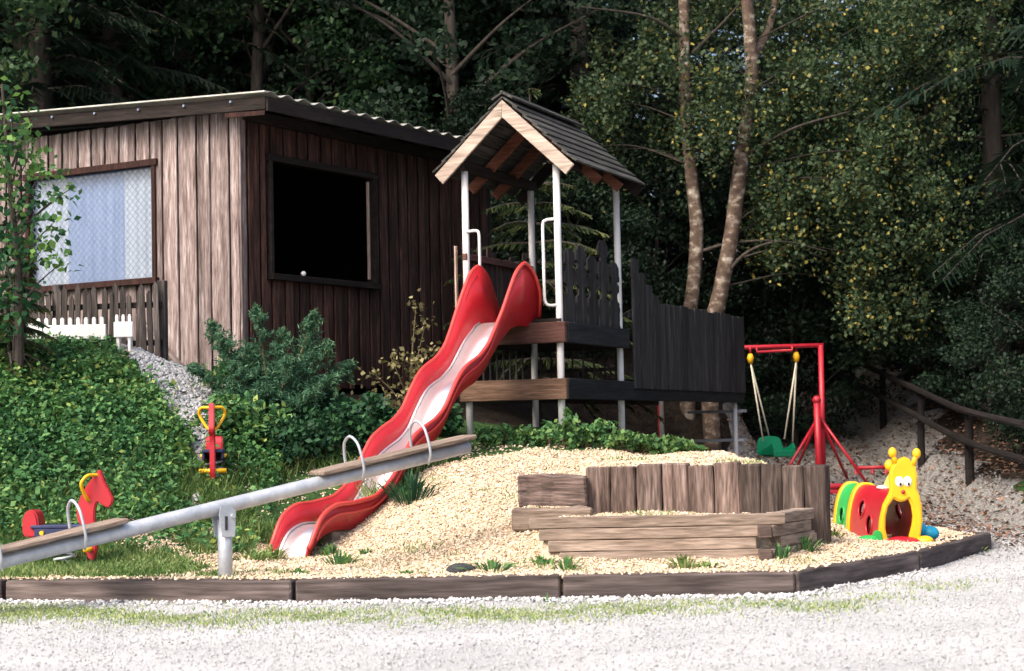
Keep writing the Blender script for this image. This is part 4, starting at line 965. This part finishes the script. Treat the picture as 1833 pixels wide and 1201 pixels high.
for i, (u, v, r, h, n_) in enumerate(((865, 812, .28, .22, 90), (905, 808, .25, .26, 80), (945, 805, .25, .2, 70), (985, 795, .24, .30, 80), (1005, 780, .22, .42, 60), (1050, 792, .25, .35, 80), (1095, 800, .3, .28, 110), (1140, 805, .3, .26, 110), (1190, 808, .28, .2, 100), (1225, 812, .22, .14, 70))):
    t = bush('weed_plant', 'leafy green weed at the tower foot, %s from the left in its row' % ('first second third fourth fifth sixth seventh eighth ninth tenth'.split()[i]), 'weed', gp(u, v, 18.5 + (.2 if i < 4 else 0)), (r, r * .7, h * .75), n_ * 4, .075, .04, M['weed'], stems=5, clumps=14, group='weeds along the tower foot')
WT = [(735, 890, 16.6, .26, .36, 120, 'tall green weed tuft right beside the lower slide'), (485, 985, 15.4, .14, .16, 60, 'grass tuft at the left of the slide mouth'), (608, 1005, 14.6, .16, .15, 50, 'broad-leaved weed in the chips right of the slide mouth'),
      (535, 1020, 13.6, .09, .07, 30, 'tiny weed between the slide mouth and the kerb'), (655, 985, 15.0, .07, .09, 25, 'small lone weed on the chips right of the slide mouth'), (880, 1010, 13.5, .22, .10, 60, 'flat weed patch behind the rubber dome'),
      (730, 1008, 13.6, .14, .07, 40, 'flat weed in the chips left of the rubber dome'), (1015, 995, 13.5, .10, .15, 40, 'weed at the left end of the timber step box'), (1225, 1003, 13.5, .12, .16, 50, 'tall grass tuft against the front of the timber step box'),
      (1265, 1010, 13.4, .13, .07, 40, 'flat weed beside the grass tuft at the step box front'), (1400, 985, 13.75, .07, .20, 24, 'upright broad weed at the right end of the step box'), (1440, 965, 14.3, .14, .17, 60, 'bluish green weed at the foot of the dark sleepers'),
      (970, 995, 13.8, .10, .10, 30, 'small weed left of the step box'), (1400, 828, 15.1, .15, .10, 70, 'pale green weed on top of the dark sleepers'), (450, 950, 15.0, .2, .12, 60, 'grass patch left of the slide mouth by the pipe'), 
      (1490, 950, 15.3, .10, .09, 40, 'grass patch between the dark sleepers and the tunnel'), (1745, 985, 16.2, .12, .16, 60, 'grass tuft outside the far right kerb end'), (1530, 1018, 13.0, .12, .07, 40, 'grass tuft at the kerb foot right of the corner'), (1795, 1080, 11.4, .10, .05, 40, 'green tuft on the gravel at the right edge'),
      (265, 1070, 13.0, .10, .13, 40, 'grass tuft in front of the left kerb sleeper'), (400, 1068, 12.75, .07, .10, 30, 'grass sprig at the kerb below the seesaw post'), (590, 960, 15.8, .1, .14, 40, 'dark weed under the right lip of the slide end'), (980, 1062, 12.45, .04, .14, 14, 'thin dry weed against the middle of the kerb')]
for u, v, Y, r, h, n_, lb in WT: weed(u, v, Y, r, h, n_, lb, 'weeds on the chips and gravel', M['bush'] if n_ == 120 else (M['grass'] if 'grass' in lb else M['weed']), .1, .022)

# ground cover and grass that nobody could count
def scat_xy(n, x0, x1, y0, y1, cond):
    x = RNG.uniform(x0, x1, n); y = RNG.uniform(y0, y1, n); k = cond(x, y); return x[k], y[k]
def stuff(name, V, Fc, t, mat, label):
    me = np_mesh(name, V, Fc, t); me.materials.append(mat); return tag(link(name, me), label, None, None, 'stuff')
x, y = scat_xy(95000, -7.5, -2.2, 14.9, 19.2, lambda x, y: (zone(x, y)[2] < .5) & (RNG.uniform(0, 1, len(x)) < .06 + .94 * sstep(-.35, .75, y - np.interp(x, [-7, -4, -3, -2.2], [15.0, 15.3, 15.9, 16.8]) + .22 * wave(x, y, 2.4))))
k_ = ((y < 18.45) | (RNG.uniform(0, 1, len(y)) < .25)) & (RNG.uniform(0, 1, len(y)) < .05 + sstep(.25, .62, np.hypot(x + 2.62, (y - 16.75) * .6))); x, y = x[k_], y[k_]
zz = height(x, y); lift = (np.abs(RNG.normal(0, .07, len(x))) + .08 * np.maximum(wave(x, y, 2.2), 0) + .08 * np.maximum(wave(x + 5, y, 4.1) - .35, 0)) * np.where(y > 18.2, .4, 1)
V, Fc, t = leaves(np.column_stack([x, y, zz + lift + .01]), .052, .042, .7, np.clip(RNG.normal(.36, .2, len(x)) + lift * .9 + .16 * wave(x, y, 1.1), 0, 1))
stuff('ground_cover', V, Fc, t, M['ivy'], 'dense green leafy ground cover on the left bank')
x, y = scat_xy(2600, -7, -2.3, 15.2, 18.3, lambda x, y: (wave(x + 2, y + 1, 2.6) > .25) & ~((np.abs(x + 2.62) < .4) & (y > 15.9) & (y < 17.4))); n_ = len(x); zz = height(x, y)
P_ = np.repeat(np.column_stack([x, y, zz]), 7, 0); P_ = P_ + np.column_stack([RNG.normal(size=(len(P_), 2)) * .035, RNG.uniform(.03, .22, len(P_))])
V, Fc, t = leaves(P_, .065, .035, .5, np.clip(RNG.normal(.62, .22, len(P_)), 0, 1)); stuff('bank_weeds', V, Fc, t, M['ivy'], 'taller loose weeds standing up from the left bank')
def blades(x, y, h, w, z=None):
    n = len(x); z = height(x, y) if z is None else z; a = RNG.uniform(0, 2 * np.pi, n); hh = h * RNG.uniform(.4, 1.2, n); ln = RNG.normal(0, .45, (n, 2))
    B = np.column_stack([x, y, z - .008]); s = np.column_stack([np.cos(a), np.sin(a), np.zeros(n)]) * w / 2
    T = B + np.column_stack([ln[:, 0] * hh, ln[:, 1] * hh, hh])
    Mid = B * .5 + T * .5 + np.array([0, 0, 1]) * hh[:, None] * .12
    V = np.stack([B - s, B + s, Mid + s * .8, T, Mid - s * .8], 1)
    return V.reshape(-1, 3), np.arange(n)[:, None] * 5 + np.array([0, 1, 2, 3, 4])
x, y = scat_xy(90000, -6, -.6, 13.3, 18.0, lambda x, y: inside(x, y) & (zone(x, y)[1] > .5) & (RNG.uniform(0, 1, len(x)) < 1 - sstep(-.2, 1.1, y - np.interp(x, [-7, -4, -3, -2.2, -1], [15.6, 15.8, 16.5, 17.2, 17.5]))))
k_ = RNG.uniform(0, 1, len(x)) > .15 + .85 * sstep(-.2, .6, wave(x + 1, y, 1.4)) * (x > -3.4); x, y = x[k_], y[k_]
h_ = .06 + .09 * sstep(14.6, 16, y); V, Fc = blades(x, y, h_, .010); stuff('bank_grass', V, Fc, np.clip(RNG.uniform(0, .8, len(x)) + .15 * wave(x, y, 1.2), 0, 1), M['grass'], 'short green grass at the foot of the bank')
x, y = scat_xy(16000, -2.6, 2.2, 13.0, 17.5, lambda x, y: inside(x, y) & (zone(x, y)[0] > .5) & (wave(x + 3, y, 1.5) > np.interp(x, [-2.6, -1.5, 0], [.15, .75, .95])))
V, Fc = blades(x, y, .05, .010); stuff('sparse_grass', V, Fc, RNG.uniform(0, .8, len(x)), M['grass'], 'sparse grass growing through the wood chips')
def strip_mask(x, y):
    c = kerb_y(x) - .95 + .12 * np.sin(x * 1.3); d = np.abs(y - c)
    return (RNG.uniform(0, 1, len(x)) < np.exp(-(d / .46) ** 2) * np.clip(.58 + .5 * wave(x, y, 1.3), .05, 1) * np.interp(x, [-4, -2.5, 1.5, 3.4], [1, .8, .55, .15]))
x, y = scat_xy(190000, -4.4, 3.8, 10.4, 13.4, lambda x, y: (y < kerb_y(x) - .06) & strip_mask(x, y))
V, Fc = blades(x, y, .026, .008, np.zeros(len(x))); stuff('verge_grass', V, Fc, np.clip(RNG.normal(.72, .25, len(x)), 0, 1), M['grass'], 'thin strip of short grass in the gravel in front of the kerb')
# wood chips
x, y = scat_xy(120000, -4.4, 4.3, 12.7, 19.2, lambda x, y: inside(x, y) & (RNG.uniform(0, 1, len(x)) < np.where(zone(x, y)[0] > .5, 1, .10 + .75 * sstep(-.1, .7, wave(x + 1, y, 1.4)) * (y < 16.2) * (x > -3.6))) & (y < 19))
z = height(x, y); n_ = len(x); S = np.column_stack([RNG.uniform(.005, .017, n_), RNG.uniform(.003, .009, n_), RNG.uniform(.0015, .004, n_)])
V, Fc, k = scatter(BOXV, BOXF, np.column_stack([x, y, z + RNG.uniform(-.002, .012, n_)]), S, rotmats(n_, tilt=.5))
xk = RNG.uniform(-3.9, 4.0, 1500); yk = kerb_y(xk) + np.abs(RNG.normal(.17, .07, 1500)); nk = len(xk)
Vk, Fk, _k = scatter(BOXV, BOXF, np.column_stack([xk, yk, np.full(nk, .157)]), S[:nk], rotmats(nk, tilt=.3)); Fc = np.concatenate([Fc, Fk + len(V)]); V = np.concatenate([V, Vk]); n_ += nk
stuff('wood_chips', V, Fc, np.repeat(np.clip(RNG.normal(.52, .28, n_), 0, 1), k), M['chip'], 'loose pale wood chips covering the mound')
# pebbles
x, y = scat_xy(46000, -4.6, 5.2, 7.2, 17.0, lambda x, y: (y < kerb_y(x) - .05) | (x > 4.3))
n_ = len(x); s = RNG.uniform(.004, .010, (n_, 1)) * RNG.uniform(.7, 1.2, (n_, 3)); V, Fc, k = scatter(OCTV, OCTF, np.column_stack([x, y, np.full(n_, .001)]), s, rotmats(n_, tilt=.15), jit=.2)
stuff('gravel', V, Fc, np.repeat(RNG.uniform(0, 1, n_), k), M['pebble'], 'loose pale gravel in the yard')
x = RNG.uniform(-4.4, 3.2, 1700); y = kerb_y(x) - np.abs(RNG.normal(0, .20, 1700)) * (.4 + .6 * np.abs(np.sin(x * 2.7))) - .01; n_ = len(x)
s = RNG.uniform(.006, .020, (n_, 1)) * RNG.uniform(.6, 1.2, (n_, 3)); V, Fc, k = scatter(OCTV, OCTF, np.column_stack([x, y, np.full(n_, .004)]), s, rotmats(n_, tilt=.3), jit=.25)
stuff('kerb_stones', V, Fc, np.repeat(RNG.uniform(0, .9, n_), k), M['pebble'], 'coarser stones gathered along the kerb foot')
x, y = scat_xy(46000, 2.6, 9, 15.2, 40, lambda x, y: (zone(x, y)[2] > .5) & ((height(x, y) > .0) | (RNG.uniform(0, 1, len(x)) < sstep(15, 18, y))))
n_ = len(x); s = RNG.uniform(.008, .02, (n_, 1)) * RNG.uniform(.7, 1.2, (n_, 3)); V, Fc, k = scatter(OCTV, OCTF, np.column_stack([x, y, np.maximum(height(x, y), 0)]), s, rotmats(n_, tilt=.15), jit=.2)
stuff('path_gravel', V, Fc, np.repeat(RNG.uniform(0, 1, n_), k), M['path_pebble'], 'loose grey gravel on the rising path')
x, y = scat_xy(7000, -3.9, -2.7, 16.6, 19.5, lambda x, y: zone(x, y)[2] > .5)
n_ = len(x); s = RNG.uniform(.010, .032, (n_, 1)) * RNG.uniform(.7, 1.2, (n_, 3)); V, Fc, k = scatter(OCTV, OCTF, np.column_stack([x, y, height(x, y) + .005]), s, rotmats(n_, tilt=.15), jit=.2)
stuff('bank_stones', V, Fc, np.repeat(RNG.uniform(0.0, .75, n_), k), M['pebble'], 'spill of grey stones on the bank below the cabin corner')
x, y = scat_xy(20000, 2.8, 9, 14.5, 40, lambda x, y: (x > 4.4) & (RNG.uniform(0, 1, len(x)) < sstep(14.5, 20, y)) | (height(x, y) > .0) & (y > 19))
V, Fc, t = leaves(np.column_stack([x, y, np.maximum(height(x, y), 0) + .025]), .06, .045, 1.6); stuff('leaf_litter', V, Fc, t, M['litter'], 'fallen brown leaves on the path and forest edge')

# ------------------------------------------------------------------ trees
def limb(mb, a, b, r0, r1, sag=.15, n=5):
    a, b = Vector(a), Vector(b); m = (a + b) / 2 + Vector((random.uniform(-.1, .1), random.uniform(-.1, .1), sag)) * (b - a).length * .4
    p = crv([a, m, b], n); mb.tube(p, [r0 + (r1 - r0) * i / (len(p) - 1) for i in range(len(p))], n=6, cap=False)
def broadleaf_mesh(seed, H, r, base, n_cl, n_leaf, L, trunk_r, mat, lean=0.0):
    rng = np.random.default_rng(seed); random.seed(seed); mb = MB()
    path = crv([(0, 0, -.4), (lean * .2 + random.uniform(-.1, .1), 0, H * .3), (lean * .6, random.uniform(-.2, .2), H * .6), (lean, 0, H * .95)], 5)
    mb.tube(path, [trunk_r * (1 - .85 * i / (len(path) - 1)) for i in range(len(path))], n=9, jit=.06)
    pts, ti = [], []
    for i in range(n_cl):
        f = rng.uniform(0, 1); z = base + (H - base) * f; rad = r * math.sin(math.pi * (.18 + .80 * f)) * (.45 + .55 * rng.uniform()); a = rng.uniform(0, 2 * math.pi)
        c = np.array([math.cos(a) * rad + lean * z / H, math.sin(a) * rad, z])
        k = rng.uniform(.35, .8); pts.append(c + blob(n_leaf, (k, k, k * .55), rng, .05)); ti.append(np.clip(rng.normal(rng.uniform(.25, .6), .2, n_leaf), 0, 1))
        if i % 6 == 0: limb(mb, (lean * z / H * .8, 0, max(z - .6 - rad * .35, base * .6)), c, trunk_r * .28, .01)
    tm = mb.mesh('trunk', True); tm.materials.append(M['bark'])
    C = np.concatenate(pts); V, Fc, t = leaves(C, L, L * .62, .4, np.concatenate(ti), .15, rng)
    cm_ = np_mesh('crown', V, Fc, t); cm_.materials.append(mat); return tm, cm_
def spruce_mesh(seed, H, r, base, tiers, mat, dens=1.0, twig=1.0):
    rng = np.random.default_rng(seed); random.seed(seed); mb = MB(); tr = H * .0125
    mb.tube([(0, 0, -.4), (0, 0, H * .3), (0, 0, H * .7), (0, 0, H)], [tr * 1.15, tr, tr * .55, .01], n=9, jit=.05)
    V_, T_ = [], []
    for i in range(tiers):
        f = i / (tiers - 1); z = base + (H - base) * f; R_ = r * (1 - f) ** .85 + .12; nb = 6
        for b in range(nb):
            a = rng.uniform(0, 2 * math.pi); L = R_ * rng.uniform(.75, 1.1); droop = .35 * L * (1 - f * .7)
            tt = np.linspace(.05, 1, 7); px_ = np.column_stack([np.cos(a) * tt * L, np.sin(a) * tt * L, z + .12 * tt * L - droop * tt ** 2 * 1.3])
            mb.tube([tuple(q) for q in px_[::2]], [.02 * (1 - .25 * k) + .004 for k in range(len(px_[::2]))], n=4, cap=False)
            m = max(int(L * 60 * dens), 10); u = rng.uniform(.12, 1, m)
            P = np.column_stack([np.interp(u, tt, px_[:, k]) for k in range(3)])
            sd2 = np.array([-math.sin(a), math.cos(a), 0]); sg = rng.choice([-1, 1], m)[:, None]; ln = twig * (rng.uniform(.10, .30, (m, 1)) * (1.15 - .6 * u[:, None]))
            tip = P + sd2 * sg * ln + np.array([math.cos(a), math.sin(a), 0]) * ln * .7 + np.array([0, 0, -1]) * ln * rng.uniform(.2, 1.2, (m, 1))
            w = np.array([math.cos(a), math.sin(a), .3]) * .016 * (.4 + .6 * twig)
            V_.append(np.stack([P - w, P + w, tip + w * .5, tip - w * .5], 1)); T_.append(np.clip(rng.normal(.4, .22, m) + .2 * (u > .8), 0, 1))
    tm = mb.mesh('trunk', True); tm.materials.append(M['bark'])
    V = np.concatenate(V_); n = len(V); cm_ = np_mesh('crown', V.reshape(-1, 3), np.arange(n * 4).reshape(n, 4), np.concatenate(T_)); cm_.materials.append(mat); return tm, cm_
def plant_tree(name, meshes, label, loc, rz=0, s=1.0, group=None):
    t = thing(name, label, 'tree', loc, rz, group); t.scale = (s, s, s)
    link('trunk', meshes[0], t); link('crown', meshes[1], t); return t
BL = [broadleaf_mesh(11, 11, 3.2, 2.4, 110, 240, .115, .11, M['leaf_dark'], .5), broadleaf_mesh(12, 13, 3.0, 3.4, 110, 240, .115, .13, M['leaf_dark'], -.6), broadleaf_mesh(13, 9, 3.0, 1.6, 105, 240, .11, .09, M['leaf_mid'], .3), broadleaf_mesh(14, 5.0, 2.3, .3, 90, 200, .10, .07, M['leaf_dark'], .2)]
SPR = [spruce_mesh(21, 16, 2.9, 2.2, 30, M['needle'], 1.0), spruce_mesh(22, 13, 2.5, 1.2, 28, M['needle'], 1.0)]
# trees that stand out
def tp_(u, Y, dz=0): 
    x = (u - 916.5) / F * Y; return (x, Y, hz(x, Y) + dz)
NAMED = [('spruce_tree', SPR[0], 75, 28.5, .9, 'dark spruce rising behind the far left end of the cabin roof'), ('spruce_tree', SPR[1], 205, 29.5, 1.0, 'dark spruce behind the cabin roof, second from the left edge'), ('spruce_tree', SPR[0], 330, 31, 1.0, 'tall dark spruce above the middle of the cabin roof'),
         ('forest_tree', BL[1], 455, 30, 1.0, 'leaning dark-trunked broadleaf tree above the cabin roof corner'), ('forest_tree', BL[2], 560, 31, 1.0, 'lighter green broadleaf tree over the right half of the cabin roof'), ('forest_tree', BL[2], 640, 34, 1.1, 'broadleaf tree deep behind the cabin roof middle'),
         ('forest_tree', BL[2], 735, 33, 1.05, 'light leafy broadleaf tree left of the tower roof'), ('forest_tree', BL[1], 822, 28, 1.0, 'broadleaf tree with dark upright trunk just left of the tower gable'), ('forest_tree', BL[2], 900, 33, 1.05, 'broadleaf tree behind the tower roof ridge'), ('spruce_tree', SPR[1], 1050, 30, 1.0, 'dark spruce between the tower roof and the birches'),
         ('spruce_tree', SPR[0], 1690, 33, 1.0, 'dark spruce beyond the birch crown on the right'), ('spruce_tree', SPR[1], 1790, 27.5, .95, 'bare-trunked dark spruce at the right edge of the picture')]
for i, (nm, me, u, Y, s, lb) in enumerate(NAMED): plant_tree(nm, me, lb, tp_(u, Y), i * 1.1, s)
rs = random.Random(5); spots = []
for row, Y in enumerate((27.5, 31.5, 35.5, 40, 45, 51)):
    half = Y * .42 + 5; n = int(half * 2 / 2.9)
    for i in range(n):
        x = -half + (i + .5) * 2 * half / n + rs.uniform(-.8, .8); yy = Y + rs.uniform(-1.3, 1.3)
        u = x / yy * F + 916
        if Y < 30 and (-60 < u < 1900) : continue
        if x > 2.5 and x < 5.6 and yy < 37: continue
        spots.append((x, yy))
for i, (x, yy) in enumerate(spots):
    me = rs.choice([BL[0], BL[1], BL[1], BL[2], SPR[0], SPR[1], SPR[0]]); plant_tree('background_tree', me, 'dark tree in the depth of the forest behind the playground', (x, yy, hz(x, yy)), rs.uniform(0, 6.28), rs.uniform(.85, 1.2), 'trees deep in the forest')
US = [(1180, 28.5, .55, 'dark undergrowth bush behind the bridge below the birch trunks'), (1420, 29.5, .6, 'dark undergrowth bush behind the swing'), (1030, 27, .5, 'dark undergrowth bush behind the tower and its bridge'), (1330, 30.5, .7, 'dark undergrowth bush between swing and birches'), (880, 27.5, .6, 'dark undergrowth bush between the cabin end and the tower'),
      (1560, 34, .75, 'dark undergrowth tree at the far end of the path'), (1660, 31, .6, 'dark shrub behind the log fence near the path end'), (1770, 27, .5, 'dark shrub behind the log fence close to the right edge'), (1860, 22.5, .42, 'dark shrub at the right edge behind the fence'), (1720, 34, .8, 'dark tall shrub above the log fence'), (700, 28, .55, 'dark undergrowth bush behind the cabin roof'), (1480, 36, .9, 'dark tree closing the view over the swing')]
for i, (u, Y, s, lb) in enumerate(US): t = plant_tree('undergrowth_bush', BL[3], lb, tp_(u, Y), i * .9, s * 1.25); t['category'] = 'bush'
# young spruce behind the tower
ym = spruce_mesh(31, 4.3, 1.45, .6, 16, M['needle_young'], 2.6, .42)
plant_tree('young_spruce', ym, 'young spruce with drooping twigs standing behind the play tower', tp_(958, 23.4), .4)
# two birches
def birch(label, trunk_px, Y, r0, r1, fork=None, clump_px=(), seed=1, limbs=()):
    rng = np.random.default_rng(seed); random.seed(seed)
    P = [at(u, v, Y) for u, v in trunk_px]; b = P[0]; zb = hz(b.x, b.y); base = Vector((b.x, b.y, zb))
    t = thing('birch_tree', label, 'tree', base)
    mb = MB(); lms = []; path = crv([(0, 0, -.3)] + [p - base for p in P], 6); n = len(path)
    mb.tube(path, [r0 + (r1 - r0) * i / (n - 1) for i in range(n)], n=12, jit=.07)
    if fork: fp = crv([at(u, v, Y + .2) - base for u, v in fork], 5); mb.tube(fp, [r1 * 1.0 - .004 * i for i in range(len(fp))], n=9, jit=.06)
    for l_ in limbs:
        fp = crv([at(u, v, Y + dy) - base for u, v, dy in l_], 5); lms.append(MB()); lms[-1].tube(fp, [max(.032 - .002 * i, .006) for i in range(len(fp))], n=6, jit=.05)
    pts, ti = [], []
    for (u, v, dy, ru, rv, nl, ye) in clump_px:
        c = at(u, v, Y + dy) - base; c = np.array(c); sx, sz = ru / F * Y, rv / F * Y
        m = max(int(nl / 7), 1)
        sub = c + rng.normal(size=(m, 3)) * np.array([sx, max(sx, .5), sz]) * .55
        for q in sub:
            k = rng.integers(10, 24); strand = q + np.column_stack([rng.normal(size=(k, 2)) * .055, -rng.uniform(0, rng.uniform(.25, .8), k)]); pts.append(strand)
            tv = np.clip(rng.normal(.42, .2, k), 0, .86); yl = rng.uniform(size=k) < ye; tv[yl] = rng.uniform(.9, 1, yl.sum()); ti.append(tv)
        near = min(path, key=lambda p: (p - Vector(c)).length)
        if rng.uniform() < .14: lms.append(MB()); limb(lms[-1], near - Vector((0, 0, .35)) if near.z > .8 else near, c, .014, .004, .25)
    mb.build('trunk', M['birch_bark'], t, smooth=True); [q.build('limb', M['bark'], t, smooth=True) for q in lms]
    leaf_obj('crown', np.concatenate(pts), .066, .054, M['birch_leaf'], t, .3, .5, np.concatenate(ti), rng)
    return t
rs2 = random.Random(3)
def cl(x0, x1, y0, y1, n, nl, ye): return [(rs2.uniform(x0, x1), rs2.uniform(y0, y1), rs2.uniform(-.45, 1.7), rs2.uniform(25, 55), rs2.uniform(18, 36), nl, ye) for _ in range(n)]
birch('birch with pale straight trunk rising behind the bridge, left of the pair', [(1228, 600), (1240, 520), (1247, 410), (1236, 300), (1226, 150), (1224, 0), (1220, -300)], 27.0, .118, .075, None,
      cl(1060, 1240, 60, 210, 20, 180, .05) + cl(1100, 1400, -60, 60, 20, 160, .05) + cl(1060, 1160, 210, 280, 5, 80, .04), 2, [((1240, 95, 0), (1290, 45, -.2), (1335, -5, -.3)), ((1225, 70, 0), (1160, 30, -.2), (1040, 12, -.4)), ((1255, 450, 0), (1310, 435, -.3), (1400, 432, -.5), (1470, 460, -.6))])
birch('leaning forked birch with yellowing leaves, right of the pair', [(1270, 620), (1288, 530), (1312, 400), (1330, 260), (1345, 150), (1342, 60), (1335, -40), (1330, -300)], 26.6, .128, .08, [(1345, 110), (1372, 60), (1388, 0), (1400, -120)],
      cl(1270, 1420, 90, 260, 18, 180, .08) + cl(1380, 1700, 70, 330, 44, 190, .08) + cl(1350, 1700, 300, 440, 30, 190, .10) + cl(1520, 1700, 430, 545, 18, 160, .09) + cl(1440, 1800, -40, 90, 22, 160, .06) + cl(1340, 1460, 330, 410, 7, 130, .12), 5, [((1300, 490, 0), (1340, 450, -.2), (1400, 432, -.3), (1480, 450, -.5)), ((1330, 280, 0), (1420, 230, -.4), (1520, 200, -.6))])
# leafy young tree at the left edge
lb_ = gp(30, 640, 17.6); lt_ = thing('young_maple', 'fresh green leafy young tree at the left edge before the cabin window', 'tree', lb_)
mb = MB(); mb.tube(crv([(0, 0, -.2), (.03, 0, 1.0), (-.05, 0, 2.0), (-.12, 0, 3.0)], 6), [.05 - .002 * i for i in range(19)], n=8)
C_, TI = [], []
for (u, v, su, sv, n_) in ((20, 180, 18, 25, 50), (40, 240, 22, 18, 70), (55, 275, 25, 14, 80), (20, 300, 25, 40, 110), (75, 310, 30, 16, 90), (110, 350, 18, 14, 45), (40, 370, 32, 25, 150), (95, 400, 24, 16, 70), (80, 440, 30, 20, 100), (30, 450, 32, 35, 180), (110, 470, 18, 10, 35), (25, 530, 36, 28, 170), (15, 580, 25, 24, 120), (-10, 250, 30, 60, 140), (-15, 420, 30, 80, 200), (60, 205, 10, 10, 14), (130, 335, 10, 10, 14)):
    c = np.array(at(u, v, 17.6) - lb_); k = 17.6 / F; n_ = int(n_ * .62); C_.append(c + RNG.normal(size=(n_, 3)) * np.array([su * k, .22, sv * k]) * .75); TI.append(np.clip(RNG.normal(.32 if u < 60 and v > 330 else .7, .22, n_), 0, 1))
    limb(mb, (-.03, 0, max(c[2] - .5, .3)), c, .014, .004)
mb.build('trunk', M['bark'], lt_); leaf_obj('crown', np.concatenate(C_), .085, .06, M['maple'], lt_, .5, .2, np.concatenate(TI))
sp2 = spruce_mesh(41, 1.5, .5, .1, 12, M['needle_young'], 3.0, .42); q = gp(20, 640, 17.9)
plant_tree('small_conifer', sp2, 'small dark conifer at the left edge under the young tree', (q.x - .05, q.y + .1, q.z), 0)
